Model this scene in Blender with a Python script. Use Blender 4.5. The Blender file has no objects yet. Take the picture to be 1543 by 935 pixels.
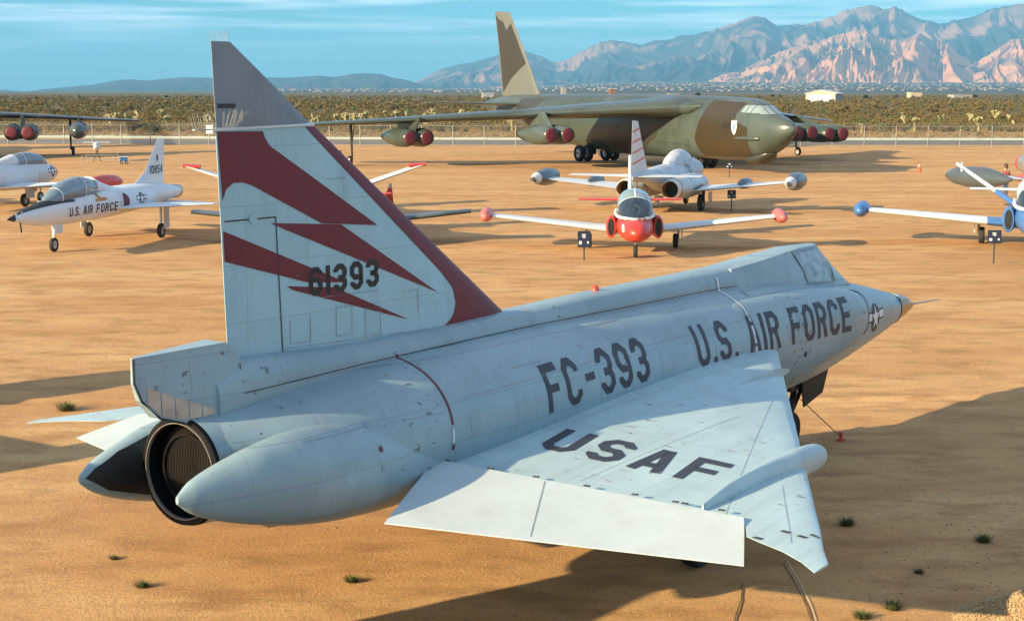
import bpy, bmesh, math, random
import numpy as np
from mathutils import Vector, Matrix, noise as mnoise
from mathutils.bvhtree import BVHTree
R = math.radians
random.seed(7); rng = np.random.default_rng(7)
sc = bpy.context.scene; col = sc.collection

# ------------------------------------------------------------------ camera, sky, sun, exposure
CAMH = 5.962; F_PX = 2430.0
cd = bpy.data.cameras.new('camera'); cam = bpy.data.objects.new('camera', cd); col.objects.link(cam)
cd.sensor_width = 36.0; cd.lens = F_PX / 1543 * 36.0; cd.clip_start = 0.1; cd.clip_end = 90000
cam.location = (0, 0, CAMH); cam.rotation_euler = (R(90) - math.atan(330.5 / F_PX), 0, 0)
sc.camera = cam
SUN_EL = R(17.5); SH_AZ = R(35.0)               # shadows run towards SH_AZ (angle from +X)
sd = bpy.data.lights.new('sun', 'SUN'); sun = bpy.data.objects.new('sun', sd); col.objects.link(sun)
sd.energy = 5.0; sd.angle = R(0.6); sd.color = (1.0, 0.77, 0.46)
ldir = Vector((math.cos(SH_AZ) * math.cos(SUN_EL), math.sin(SH_AZ) * math.cos(SUN_EL), -math.sin(SUN_EL)))
sun.rotation_euler = ldir.to_track_quat('-Z', 'Y').to_euler()
w = bpy.data.worlds.new('World'); sc.world = w; w.use_nodes = True
nt = w.node_tree; nt.nodes.clear()
def N(t, kind, **k):
    n = t.nodes.new(kind)
    for a, v in k.items():
        if a.startswith('i_'): n.inputs[a[2:].replace('_', ' ')].default_value = v
        else: setattr(n, a, v)
    return n
sky = N(nt, 'ShaderNodeTexSky', sky_type='NISHITA', sun_disc=False, sun_elevation=SUN_EL,
        sun_rotation=math.atan2(-math.cos(SH_AZ), -math.sin(SH_AZ)), altitude=800, air_density=1.0, dust_density=0.35, ozone_density=2.2)
tcw = N(nt, 'ShaderNodeTexCoord'); mpw = N(nt, 'ShaderNodeMapping'); mpw.inputs['Scale'].default_value = (3.2, 3.2, 70)
nzw = N(nt, 'ShaderNodeTexNoise', i_Scale=1.6, i_Detail=5.0, i_Roughness=0.55)
nzw2 = N(nt, 'ShaderNodeTexNoise', i_Scale=0.45, i_Detail=2.0)
rmp = N(nt, 'ShaderNodeMapRange'); rmp.inputs['From Min'].default_value = 0.45; rmp.inputs['From Max'].default_value = 0.69
sep = N(nt, 'ShaderNodeSeparateXYZ'); elv = N(nt, 'ShaderNodeMapRange')
elv.inputs['From Min'].default_value = 0.018; elv.inputs['From Max'].default_value = 0.046; elv.inputs['To Min'].default_value = 0.05; elv.inputs['To Max'].default_value = 0.74
mul = N(nt, 'ShaderNodeMath', operation='MULTIPLY')
tint = N(nt, 'ShaderNodeMix', data_type='RGBA', blend_type='MULTIPLY'); tint.inputs[0].default_value = 1.0; tint.inputs[7].default_value = (0.38, 0.97, 1.24, 1)
mixc = N(nt, 'ShaderNodeMix', data_type='RGBA'); mixc.inputs[7].default_value = (19.0, 19.2, 20.0, 1)
bgn = N(nt, 'ShaderNodeBackground', i_Strength=0.050); outw = N(nt, 'ShaderNodeOutputWorld')
L = nt.links.new
L(tcw.outputs['Generated'], mpw.inputs[0]); L(mpw.outputs[0], nzw.inputs['Vector'])
L(nzw.outputs[0], rmp.inputs[0]); L(tcw.outputs['Generated'], sep.inputs[0]); L(sep.outputs[2], elv.inputs[0])
L(rmp.outputs[0], mul.inputs[0]); L(elv.outputs[0], mul.inputs[1])
L(sky.outputs[0], tint.inputs[6]); L(tint.outputs[2], mixc.inputs[6]); L(mul.outputs[0], mixc.inputs[0])
L(mixc.outputs[2], bgn.inputs[0]); L(bgn.outputs[0], outw.inputs[0])
sc.view_settings.view_transform = 'Standard'; sc.view_settings.look = 'None'
sc.view_settings.exposure = 1.34; sc.view_settings.gamma = 1.0; sc.view_settings.use_curve_mapping = False

# ------------------------------------------------------------------ materials
def mat(name, rgb, rough=0.5, var=0.12, scale=1.5, metal=0.0, rgb2=None, mix2=(0.5, 0.7), scale2=4.0, bump=0.0, bscale=30.0, spec=0.5, stretch=(1, 1, 1), chips=None, coat=0.0, panel=None):
    m = bpy.data.materials.new(name); m.use_nodes = True; t = m.node_tree; b = t.nodes['Principled BSDF']; l = t.links.new
    b.inputs['Roughness'].default_value = rough; b.inputs['Metallic'].default_value = metal
    b.inputs['Specular IOR Level'].default_value = spec; b.inputs['Coat Weight'].default_value = coat
    tc = N(t, 'ShaderNodeTexCoord'); mp = N(t, 'ShaderNodeMapping'); mp.inputs['Scale'].default_value = stretch
    l(tc.outputs['Object'], mp.inputs[0])
    nz = N(t, 'ShaderNodeTexNoise', i_Scale=scale, i_Detail=6.0, i_Roughness=0.6); l(mp.outputs[0], nz.inputs['Vector'])
    mr = N(t, 'ShaderNodeMapRange'); mr.inputs['From Min'].default_value = 0.3; mr.inputs['From Max'].default_value = 0.7
    mr.inputs['To Min'].default_value = 1 - var; mr.inputs['To Max'].default_value = 1 + var; l(nz.outputs[0], mr.inputs[0])
    mx = N(t, 'ShaderNodeMix', data_type='RGBA', blend_type='MULTIPLY'); mx.inputs[0].default_value = 1.0
    mx.inputs[6].default_value = (*rgb, 1); l(mr.outputs[0], mx.inputs[7]); out = mx.outputs[2]
    if rgb2:
        n2 = N(t, 'ShaderNodeTexNoise', i_Scale=scale2, i_Detail=4.0); l(mp.outputs[0], n2.inputs['Vector'])
        r2 = N(t, 'ShaderNodeMapRange'); r2.inputs['From Min'].default_value = mix2[0]; r2.inputs['From Max'].default_value = mix2[1]; l(n2.outputs[0], r2.inputs[0])
        m2 = N(t, 'ShaderNodeMix', data_type='RGBA'); l(r2.outputs[0], m2.inputs[0]); l(out, m2.inputs[6]); m2.inputs[7].default_value = (*rgb2, 1); out = m2.outputs[2]
    if chips:
        mp3 = N(t, 'ShaderNodeMapping'); mp3.inputs['Scale'].default_value = chips[2]; l(tc.outputs['Object'], mp3.inputs[0])
        n3 = N(t, 'ShaderNodeTexNoise', i_Scale=1.0, i_Detail=3.0, i_Roughness=0.65); l(mp3.outputs[0], n3.inputs['Vector'])
        n4 = N(t, 'ShaderNodeTexNoise', i_Scale=0.7, i_Detail=1.0); l(tc.outputs['Object'], n4.inputs['Vector'])
        ad = N(t, 'ShaderNodeMath', operation='MULTIPLY_ADD'); ad.inputs[1].default_value = 0.35; l(n4.outputs[0], ad.inputs[0]); l(n3.outputs[0], ad.inputs[2])
        r3 = N(t, 'ShaderNodeMapRange'); r3.inputs['From Min'].default_value = chips[1]; r3.inputs['From Max'].default_value = chips[1] + 0.03; l(ad.outputs[0], r3.inputs[0])
        m3 = N(t, 'ShaderNodeMix', data_type='RGBA'); l(r3.outputs[0], m3.inputs[0]); l(out, m3.inputs[6]); m3.inputs[7].default_value = (*chips[0], 1); out = m3.outputs[2]
    if panel:                                     # faint sheet joints and sheet to sheet tone
        sp_ = N(t, 'ShaderNodeSeparateXYZ'); cb_ = N(t, 'ShaderNodeCombineXYZ'); l(tc.outputs['Object'], sp_.inputs[0]); l(sp_.outputs[0], cb_.inputs[0]); l(sp_.outputs[panel[0]], cb_.inputs[1])
        bk = N(t, 'ShaderNodeTexBrick', offset=.37, squash=1.6, squash_frequency=3); bk.inputs['Scale'].default_value = 1.0; bk.inputs['Brick Width'].default_value = panel[1]; bk.inputs['Row Height'].default_value = panel[2]; bk.inputs['Mortar Size'].default_value = .0045; bk.inputs['Mortar Smooth'].default_value = .6
        bk.inputs['Color1'].default_value = (1, 1, 1, 1); bk.inputs['Color2'].default_value = (.90, .91, .92, 1); bk.inputs['Mortar'].default_value = (.62, .63, .64, 1); l(cb_.outputs[0], bk.inputs['Vector'])
        m5 = N(t, 'ShaderNodeMix', data_type='RGBA', blend_type='MULTIPLY'); m5.inputs[0].default_value = 1.0; l(out, m5.inputs[6]); l(bk.outputs[0], m5.inputs[7]); out = m5.outputs[2]
        ns = N(t, 'ShaderNodeTexNoise', i_Scale=1.0, i_Detail=4.0); ms = N(t, 'ShaderNodeMapping'); ms.inputs['Scale'].default_value = panel[3]; l(tc.outputs['Object'], ms.inputs[0]); l(ms.outputs[0], ns.inputs['Vector'])
        rs = N(t, 'ShaderNodeMapRange'); rs.inputs['From Min'].default_value = .52; rs.inputs['From Max'].default_value = .75; rs.inputs['To Max'].default_value = .5; l(ns.outputs[0], rs.inputs[0])
        m6 = N(t, 'ShaderNodeMix', data_type='RGBA'); l(rs.outputs[0], m6.inputs[0]); l(out, m6.inputs[6]); m6.inputs[7].default_value = (*[v * .72 for v in rgb], 1); out = m6.outputs[2]
    l(out, b.inputs['Base Color'])
    if bump:
        nb = N(t, 'ShaderNodeTexNoise', i_Scale=bscale, i_Detail=5.0); l(mp.outputs[0], nb.inputs['Vector'])
        bp = N(t, 'ShaderNodeBump', i_Strength=1.0, i_Distance=bump); l(nb.outputs[0], bp.inputs['Height']); l(bp.outputs[0], b.inputs['Normal'])
    return m
M = {}
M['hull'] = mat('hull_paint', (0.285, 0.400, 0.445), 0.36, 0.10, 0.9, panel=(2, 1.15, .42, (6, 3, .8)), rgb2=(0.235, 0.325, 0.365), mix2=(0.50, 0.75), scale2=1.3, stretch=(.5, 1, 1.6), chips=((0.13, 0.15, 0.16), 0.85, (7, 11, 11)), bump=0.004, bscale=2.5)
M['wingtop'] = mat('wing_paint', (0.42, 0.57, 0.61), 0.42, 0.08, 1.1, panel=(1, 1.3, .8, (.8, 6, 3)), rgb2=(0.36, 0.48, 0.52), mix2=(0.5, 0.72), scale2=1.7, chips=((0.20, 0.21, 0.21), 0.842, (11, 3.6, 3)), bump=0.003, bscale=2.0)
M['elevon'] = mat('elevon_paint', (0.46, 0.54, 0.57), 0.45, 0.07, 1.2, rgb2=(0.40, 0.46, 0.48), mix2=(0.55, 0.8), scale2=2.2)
M['fincap'] = mat('fin_cap_grey', (0.185, 0.23, 0.27), 0.55, 0.10, 1.8, rgb2=(0.15, 0.19, 0.225), stretch=(1, 1, .5))
M['finw'] = mat('fin_pale_paint', (0.33, 0.54, 0.62), 0.40, 0.05, 1.4, panel=(2, .9, .6, (5, 3, .7)), rgb2=(0.33, 0.51, 0.56), mix2=(.5, .8), scale2=2.5)
M['maroon'] = mat('maroon_paint', (0.125, 0.008, 0.024), 0.42, 0.12, 2.0)
M['navy'] = mat('dark_lettering', (0.030, 0.032, 0.045), 0.5, 0.25, 6.0, chips=((0.45, 0.5, 0.53), 0.88, (12, 12, 12)))
M['black'] = mat('matt_black', (0.012, 0.012, 0.013), 0.55, 0.3, 5.0)
M['char'] = mat('charred_metal', (0.005, 0.005, 0.006), 0.5, 0.3, 5.0, spec=.2)
M['soot'] = mat('sooty_metal', (0.030, 0.028, 0.026), 0.45, 0.4, 3.0, metal=0.6)
M['seam'] = mat('seam_grey', (0.27, 0.33, 0.37), 0.7, 0.2, 4.0)
M['seamd'] = mat('seam_dark', (0.035, 0.04, 0.05), 0.7, 0.2, 4.0)
M['bare'] = mat('bare_metal', (0.42, 0.40, 0.37), 0.38, 0.18, 5.0, metal=0.7)
M['rim'] = mat('wheel_rim', (0.52, 0.52, 0.50), 0.45, 0.2, 9.0)
M['tyre'] = mat('tyre_rubber', (0.020, 0.020, 0.021), 0.8, 0.25, 9.0)
M['white'] = mat('white_paint', (0.66, 0.72, 0.75), 0.38, 0.05, 1.2, rgb2=(0.54, 0.59, 0.61), mix2=(.55, .8), scale2=1.8)
M['offwhite'] = mat('pale_grey_paint', (0.60, 0.64, 0.66), 0.36, 0.06, 1.2, rgb2=(0.5, 0.53, 0.55), mix2=(.5, .8))
M['wrap'] = mat('wrapped_film', (0.50, 0.55, 0.58), 0.32, 0.16, 2.5, rgb2=(0.33, 0.38, 0.42), mix2=(.45, .7), scale2=3.0, bump=0.05, bscale=3.5)
M['red'] = mat('red_paint', (0.55, 0.045, 0.030), 0.36, 0.10, 1.8)
M['pink'] = mat('faded_red_paint', (0.62, 0.14, 0.12), 0.42, 0.12, 3.0)
M['blue'] = mat('blue_paint', (0.05, 0.16, 0.42), 0.34, 0.10, 1.8)
M['dkred'] = mat('engine_cover_red', (0.115, 0.012, 0.022), 0.6, 0.2, 3.0)
M['glass'] = mat('canopy_glass', (0.16, 0.22, 0.26), 0.07, 0.1, 1.0, spec=0.8)
M['dkglass'] = mat('windscreen_glass', (0.020, 0.035, 0.050), 0.07, 0.1, 1.0, spec=0.8)
M['cover'] = mat('clouded_window', (0.20, 0.30, 0.34), 0.28, 0.35, 5.0, rgb2=(0.32, 0.43, 0.47), mix2=(.45, .6), scale2=6.0)
M['tank'] = mat('dark_steel_tank', (0.10, 0.125, 0.14), 0.30, 0.15, 1.5, metal=0.35)
M['olive'] = mat('camo_green', (0.047, 0.066, 0.054), 0.27, 0.12, 0.35, panel=(2, 2.2, .9, (1.2, .6, .2)), rgb2=(0.070, 0.094, 0.088), mix2=(.5, .56), scale2=0.12)
M['brown'] = mat('camo_brown', (0.040, 0.031, 0.016), 0.34, 0.10, 0.5)
M['camod'] = mat('camo_dark', (0.036, 0.038, 0.030), 0.33, 0.10, 0.5)
M['tailgrey'] = mat('camo_tan', (0.125, 0.133, 0.118), 0.35, 0.08, 0.5)
M['dkjet'] = mat('dark_bomber_paint', (0.035, 0.042, 0.042), 0.30, 0.25, 0.5, rgb2=(0.09, 0.11, 0.11), mix2=(.5, .6), scale2=0.4)
M['brass'] = mat('brown_radome', (0.36, 0.20, 0.06), 0.30, 0.15, 4.0)
M['sign'] = mat('sign_navy', (0.012, 0.016, 0.035), 0.4, 0.1, 3.0)
M['galv'] = mat('galvanised_post', (0.30, 0.30, 0.29), 0.5, 0.15, 3.0, metal=0.4)
M['concrete'] = mat('pale_concrete', (0.34, 0.40, 0.36), 0.85, 0.10, 0.6, bump=0.01, bscale=8)
M['asphalt'] = mat('grey_asphalt', (0.10, 0.098, 0.094), 0.9, 0.12, 0.2)
M['orange'] = mat('cone_orange', (0.60, 0.09, 0.03), 0.5, 0.1, 3.0)
M['wood'] = mat('bark', (0.10, 0.075, 0.05), 0.9, 0.2, 4.0)
M['skin'] = mat('skin', (0.45, 0.26, 0.18), 0.5, 0.06, 5.0)
M['denim'] = mat('denim', (0.07, 0.12, 0.22), 0.85, 0.15, 8.0)
M['hair'] = mat('hair', (0.06, 0.03, 0.018), 0.6, 0.2, 20.0)
M['cloth'] = mat('shirt_cloth', (0.36, 0.10, 0.08), 0.85, 0.1, 8.0)

# ------------------------------------------------------------------ mesh helpers
def mesh(name, V, F, m, smooth=True, ang=35):
    me = bpy.data.meshes.new(name); me.from_pydata([tuple(v) for v in V], [], F); me.materials.append(M[m] if isinstance(m, str) else m)
    if smooth:
        me.polygons.foreach_set('use_smooth', [True] * len(me.polygons)); me.set_sharp_from_angle(angle=R(ang))
    me.update(); return me
def part(name, VF, m, parent=None, smooth=True, ang=35, kind=None, label=None):
    o = bpy.data.objects.new(name, mesh(name, VF[0], VF[1], m, smooth, ang)); col.objects.link(o); o.parent = parent
    if kind: o['kind'] = kind
    if label: o['label'] = label
    return o
def tag(o, label, cat, group=None):
    o['label'] = label; o['category'] = cat
    if group: o['group'] = group
    return o
def thing(name, label, cat, loc=(0, 0, 0), rz=0.0, group=None):
    o = bpy.data.objects.new(name, None); col.objects.link(o); o.location = loc; o.rotation_euler = (0, 0, rz); o.empty_display_size = 0.2
    return tag(o, label, cat, group)
def struct(o): o['kind'] = 'structure'; return o
def join(*vfs):
    V, F = [], []
    for v, f in vfs:
        k = len(V); V += list(v); F += [tuple(i + k for i in q) for q in f]
    return V, F
def mir(vf): return [(x, -y, z) for x, y, z in vf[0]], [tuple(reversed(f)) for f in vf[1]]
def xf(vf, mtx): return [tuple(mtx @ Vector(v)) for v in vf[0]], vf[1]
def move(vf, d): return [(x + d[0], y + d[1], z + d[2]) for x, y, z in vf[0]], vf[1]
def rings(Rg, cap=True, closed=True):
    n = len(Rg[0]); V = [p for r in Rg for p in r]; F = []
    for i in range(len(Rg) - 1):
        for j in range(n if closed else n - 1):
            k = (j + 1) % n; F.append((i * n + j, i * n + k, (i + 1) * n + k, (i + 1) * n + j))
    if cap: F.append(tuple(reversed(range(n)))); F.append(tuple((len(Rg) - 1) * n + j for j in range(n)))
    return V, F
def pchip(xs, ys, q):
    xs = np.array(xs, float); ys = np.array(ys, float); h = np.diff(xs); d = np.diff(ys) / h; m = np.zeros_like(ys)
    for i in range(1, len(xs) - 1):
        if d[i - 1] * d[i] > 0: m[i] = 2 * d[i - 1] * d[i] / (d[i - 1] + d[i])
    m[0], m[-1] = d[0], d[-1]
    i = np.clip(np.searchsorted(xs, q) - 1, 0, len(h) - 1); t = (q - xs[i]) / h[i]
    return ((1 + 2 * t) * (1 - t) ** 2) * ys[i] + t * (1 - t) ** 2 * h[i] * m[i] + t * t * (3 - 2 * t) * ys[i + 1] + t * t * (t - 1) * h[i] * m[i + 1]
def fus(tab, st=48, seg=40, n=2.0, yc=0.0, cap=True):
    """rows (x, top, bottom, half width[, yc]); front to back or back to front"""
    tab = sorted(tab); T = np.array([list(r) + [yc] * (5 - len(r)) for r in tab], float)
    q = np.unique(np.concatenate([np.linspace(T[0, 0], T[-1, 0], st), T[:, 0]])); C = [pchip(T[:, 0], T[:, k], q) for k in range(1, 5)]
    Rg = []
    for i, x in enumerate(q):
        zt, zb, ww, cy = C[0][i], C[1][i], C[2][i], C[3][i]; zm = (zt + zb) / 2; hh = max((zt - zb) / 2, .004); ww = max(ww, .004); r = []
        for j in range(seg):
            a = 2 * math.pi * j / seg; c, s = math.cos(a), math.sin(a)
            r.append((x, cy + ww * math.copysign(abs(c) ** (2 / n), c), zm + hh * math.copysign(abs(s) ** (2 / n), s)))
        Rg.append(r)
    return rings(Rg, cap)
AFX = [1, .9, .75, .55, .38, .24, .13, .05, .012, 0]
def wing(stn, nrm=(0, 0, 1), te=0.003):
    """stations (LE, TE, thickness ratio)"""
    Rg = []; nv = Vector(nrm)
    for le, t_, tk in stn:
        le, t_ = Vector(le), Vector(t_); ch = (t_ - le).length; r = []
        th = [5 * tk * (.2969 * math.sqrt(x) - .126 * x - .3516 * x * x + .2843 * x ** 3 - .1036 * x ** 4) * ch + te * x for x in AFX]
        for x, h in zip(AFX, th): r.append(tuple(le.lerp(t_, x) + nv * h))
        for x, h in list(zip(AFX, th))[-2::-1]: r.append(tuple(le.lerp(t_, x) - nv * h))
        Rg.append(r)
    return rings(Rg)
def tube(pts, r, seg=10, cap=True, r2=None):
    Rg = []; P = [Vector(p) for p in pts]
    for i, p in enumerate(P):
        d = (P[min(i + 1, len(P) - 1)] - P[max(i - 1, 0)]).normalized(); a = d.orthogonal().normalized(); b = d.cross(a)
        rr = r[i] if isinstance(r, (list, tuple)) else (r if r2 is None else r + (r2 - r) * i / (len(P) - 1))
        Rg.append([tuple(p + a * math.cos(2 * math.pi * k / seg) * rr + b * math.sin(2 * math.pi * k / seg) * rr) for k in range(seg)])
    return rings(Rg, cap)
def lathe(prof, seg=24, axis='x', c=(0, 0, 0), cap=True):
    Rg = []
    for x, r in prof:
        q = []
        for k in range(seg):
            a = 2 * math.pi * k / seg; u, v = math.cos(a) * max(r, .001), math.sin(a) * max(r, .001)
            p = (x, u, v) if axis == 'x' else (u, x, v) if axis == 'y' else (u, v, x)
            q.append((p[0] + c[0], p[1] + c[1], p[2] + c[2]))
        Rg.append(q)
    return rings(Rg, cap)
def box(c, s):
    V = [(c[0] + s[0] * i / 2, c[1] + s[1] * j / 2, c[2] + s[2] * k / 2) for i in (-1, 1) for j in (-1, 1) for k in (-1, 1)]
    return V, [(0, 1, 3, 2), (4, 6, 7, 5), (0, 4, 5, 1), (2, 3, 7, 6), (0, 2, 6, 4), (1, 5, 7, 3)]
def prism(poly, y0, y1):
    """polygon in (x, z) extruded from y0 to y1"""
    n = len(poly); V = [(x, y0, z) for x, z in poly] + [(x, y1, z) for x, z in poly]
    return V, [tuple(range(n)), tuple(reversed(range(n, 2 * n)))] + [(i, i + n, (i + 1) % n + n, (i + 1) % n) for i in range(n)]
# ---- flat print wrapped on to a surface
def ribbon(pl, wd, closed=False):
    P = [Vector((p[0], p[1])) for p in pl]; n = len(P); Lf, Rt = [], []
    for i in range(n):
        a = P[i] - P[i - 1] if (i > 0 or closed) else P[1] - P[0]; b = P[(i + 1) % n] - P[i] if (i < n - 1 or closed) else a
        a = a.normalized(); b = b.normalized(); na, nb = Vector((-a.y, a.x)), Vector((-b.y, b.x)); m = (na + nb)
        m = m.normalized() if m.length > 1e-6 else na; k = min(1 / max(m.dot(na), .35), 1.9) * wd / 2
        Lf.append(P[i] + m * k); Rt.append(P[i] - m * k)
    return [[Rt[i], Rt[(i + 1) % n], Lf[(i + 1) % n], Lf[i]] for i in range(n if closed else n - 1)]
def glyph(ch, w=0.6, s=0.17, c=0.13):
    l, r, b, t, m = s / 2, w - s / 2, s / 2, 1 - s / 2, .5; q = []
    O = [(l, b + c), (l, t - c), (l + c, t), (r - c, t), (r, t - c), (r, b + c), (r - c, b), (l + c, b)]
    if ch == 'U': q = [[(l, 1), (l, b + c), (l + c, b), (r - c, b), (r, b + c), (r, 1)]]
    elif ch == 'S': q = [[(r, .72), (r, t - c), (r - c, t), (l + c, t), (l, t - c), (l, m + c), (l + c, m), (r - c, m), (r, m - c), (r, b + c), (r - c, b), (l + c, b), (l, b + c), (l, .28)]]
    elif ch == 'A': q = [[(l, 0), (w / 2 - .035, .985)], [(r, 0), (w / 2 + .035, .985)], [(l + .09, .27), (r - .09, .27)]]
    elif ch in 'I1': q = [[(s / 2, 0), (s / 2, 1)]]; w = s
    elif ch == 'R': q = [[(l, 0), (l, t), (r - c, t), (r, t - c), (r, m + c), (r - c, m), (l, m)], [(r - c - .03, m), (r, 0)]]
    elif ch == 'F': q = [[(w, t), (l, t), (l, 0)], [(l, m), (w - .1, m)]]
    elif ch == 'E': q = [[(w, t), (l, t), (l, b), (w, b)], [(l, m), (w - .08, m)]]
    elif ch == 'C': q = [[(r, .70), (r, t - c), (r - c, t), (l + c, t), (l, t - c), (l, b + c), (l + c, b), (r - c, b), (r, b + c), (r, .30)]]
    elif ch in 'O0': q = [O]
    elif ch == '8': q = [O, [(l, m), (r, m)]]
    elif ch == '3': q = [[(l, .72), (l, t - c), (l + c, t), (r - c, t), (r, t - c), (r, m + c), (r - c * .7, m), (r, m - c), (r, b + c), (r - c, b), (l + c, b), (l, b + c), (l, .28)], [(r - c * .7, m), (l + .12, m)]]
    elif ch == '9': q = [[(l, .28), (l, b + c), (l + c, b), (r - c, b), (r, b + c), (r, t - c), (r - c, t), (l + c, t), (l, t - c), (l, m + c - .06), (l + c, m - .06), (r, m - .06)]]
    elif ch == '6': q = [[(w - x, 1 - y) for x, y in glyph('9', w, s, c)[0][0]]]
    elif ch == '5': q = [[(w, t), (l, t), (l, m + .06), (r - c, m + .06), (r, m + .06 - c), (r, b + c), (r - c, b), (l + c, b), (l, b + c), (l, .28)]]
    elif ch == '4': q = [[(r - .08, 0), (r - .08, 1)], [(r - .08, .97), (l, .34)], [(l, .30), (w, .30)]]
    elif ch == '-': q = [[(.03, m), (.42, m)]]; w = .45
    elif ch == '.': q = [[(s / 2, 0), (s / 2, s)]]; w = s
    elif ch == ' ': w = .30
    return q, w
def text_polys(tx, w=.6, s=.17, gap=.16):
    out = []; x = 0
    for ch in tx:
        q, ww = glyph(ch, w, s); g1 = []
        for pl in q: g1 += [[(p.x + x, p.y) for p in quad] for quad in ribbon(pl, s, ch in 'O08' and len(pl) == 8)]
        if g1: out.append(g1)
        x += ww + gap
    return out, x - gap
def bvh(*vfs):
    V, F = join(*vfs); return BVHTree.FromPolygons([Vector(v) for v in V], F)
def wrap(polys, tree, org, dirn, off=.005, e=.12):
    """polygons in 2-D -> org(u, v) gives the ray start, dirn the ray direction"""
    bm = bmesh.new()
    for p in polys:
        try: bm.faces.new([bm.verts.new((q[0], q[1], 0)) for q in p])
        except ValueError: pass
    bmesh.ops.remove_doubles(bm, verts=bm.verts[:], dist=1e-5); bmesh.ops.triangulate(bm, faces=bm.faces[:])
    for _ in range(6):
        ed = [g for g in bm.edges if (Vector(org(*g.verts[0].co.xy)) - Vector(org(*g.verts[1].co.xy))).length > e]
        if not ed: break
        bmesh.ops.subdivide_edges(bm, edges=ed, cuts=1); bmesh.ops.triangulate(bm, faces=[f for f in bm.faces if len(f.verts) > 3])
    d = Vector(dirn); V = []; bad = set()
    for i, v in enumerate(bm.verts):
        v.index = i; o = Vector(org(*v.co.xy)); hit, nm, _, _ = tree.ray_cast(o, d)
        if hit is None: bad.add(i); hit, nm = o, -d
        if nm.dot(d) > 0: nm = -nm
        V.append(tuple(hit + nm * off))
    F = [tuple(v.index for v in f.verts) for f in bm.faces]; F = [f for f in F if not any(i in bad for i in f)]
    bm.free(); return V, F
def text_on(tx, tree, p0, p1, hgt, plane, dirn, mt, parent, w=.6, s=.17, gap=.16, off=.006, name='letter'):
    """baseline p0 -> p1 in the plane's own coordinates; plane(u, v) -> ray start; each character is a piece"""
    polys, tot = text_polys(tx, w, s, gap); a, b = Vector(p0), Vector(p1); u = (b - a) / tot
    v = Vector(hgt) if isinstance(hgt, tuple) else Vector((-u.y, u.x)).normalized() * hgt
    org = lambda x, y: plane(*(a + u * x + v * y))
    for g1 in polys: part(name, wrap(g1, tree, org, dirn, off), mt, parent, smooth=False)
def roundel(tree, c, r, plane, dirn, parent, flip=1, ux=(1, 0), red=False):
    ux = Vector(ux); uy = Vector((-ux.y, ux.x)) * 1.0; c = Vector(c); org = lambda x, y: plane(*(c + ux * x * flip + uy * y))
    disc = [[(r * math.cos(k * math.pi / 12), r * math.sin(k * math.pi / 12)) for k in range(24)]]
    bar0 = [[(-2.05 * r, .52 * r), (-2.05 * r, -.22 * r), (2.05 * r, -.22 * r), (2.05 * r, .52 * r)]]
    bar1 = [[(s * .9 * r, .40 * r), (s * .9 * r, -.10 * r), (s * 1.93 * r, -.10 * r), (s * 1.93 * r, .40 * r)] for s in (-1, 1)]
    star = [];  pts = [(r * .93 * (1 if k % 2 == 0 else .39) * math.sin(k * math.pi / 5), r * .93 * (1 if k % 2 == 0 else .39) * math.cos(k * math.pi / 5)) for k in range(10)]
    for k in range(10): star.append([(0, 0), pts[k], pts[(k + 1) % 10]])
    o = part('insignia', wrap(disc + bar0, tree, org, dirn, .006), 'navy', parent, smooth=False)
    for b1 in bar1: part('insignia_bar', wrap([b1], tree, org, dirn, .010), 'white', o.parent, smooth=False)
    part('insignia_star', wrap(star, tree, org, dirn, .012), 'white', o.parent, smooth=False)
def wheel(parent, x, y, r, wd, rimm='rim'):
    o = part('wheel', lathe([(-wd * .30, .02), (-wd * .32, r * .55), (wd * .32, r * .55), (wd * .30, .02)], 20, 'y', (x, y, r)), rimm, parent)
    part('tyre', lathe([(-wd * .36, r * .55), (-wd * .5, r * .72), (-wd * .46, r * .92), (-wd * .25, r), (wd * .25, r), (wd * .46, r * .92), (wd * .5, r * .72), (wd * .36, r * .55)], 24, 'y', (x, y, r), cap=False), 'tyre', o)
    part('hub', lathe([(-wd * .42, r * .10), (-wd * .42, r * .24), (wd * .42, r * .24), (wd * .42, r * .10)], 12, 'y', (x, y, r)), 'bare', o)
def gear(parent, x, y, zt, r, wd, m='white', side=0.0, dx=0.0, door=None):
    part('gear_leg', join(tube([(x + dx, y, zt), (x, y, r * 1.1)], [r * .20, r * .14], 10), tube([(x, y, r), (x, y + side, r)], r * .12, 8), tube([(x + dx + .3 * r, y, zt), (x, y, zt * .5 + r * .5)], r * .07, 6)), m, parent)
    wheel(parent, x, y + side, r, wd)
    if door: part('gear_door', box((x + door[0], y + door[1], zt - door[3] / 2 - .05), (door[2], .025, door[3])), door[4] if len(door) > 4 else m, parent, smooth=False)
# ------------------------------------------------------------------ ground
def npmesh(name, V, F, m, smooth=False):
    me = bpy.data.meshes.new(name); V = np.asarray(V, np.float32); F = np.asarray(F, np.int32); k = F.shape[1]
    me.vertices.add(len(V)); me.vertices.foreach_set('co', V.ravel()); me.loops.add(F.size); me.loops.foreach_set('vertex_index', F.ravel())
    me.polygons.add(len(F)); me.polygons.foreach_set('loop_start', np.arange(0, F.size, k, dtype=np.int32))
    if smooth: me.polygons.foreach_set('use_smooth', np.ones(len(F), bool))
    me.materials.append(M[m] if isinstance(m, str) else m); me.update(calc_edges=True); me.validate(); return me
def npobj(name, V, F, m, smooth=False, parent=None):
    o = bpy.data.objects.new(name, npmesh(name, V, F, m, smooth)); col.objects.link(o); o.parent = parent; return o
def grid_faces(ny, nx):
    i = np.arange(ny - 1)[:, None] * nx + np.arange(nx - 1)[None]; return np.stack([i, i + 1, i + nx + 1, i + nx], -1).reshape(-1, 4)
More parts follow.
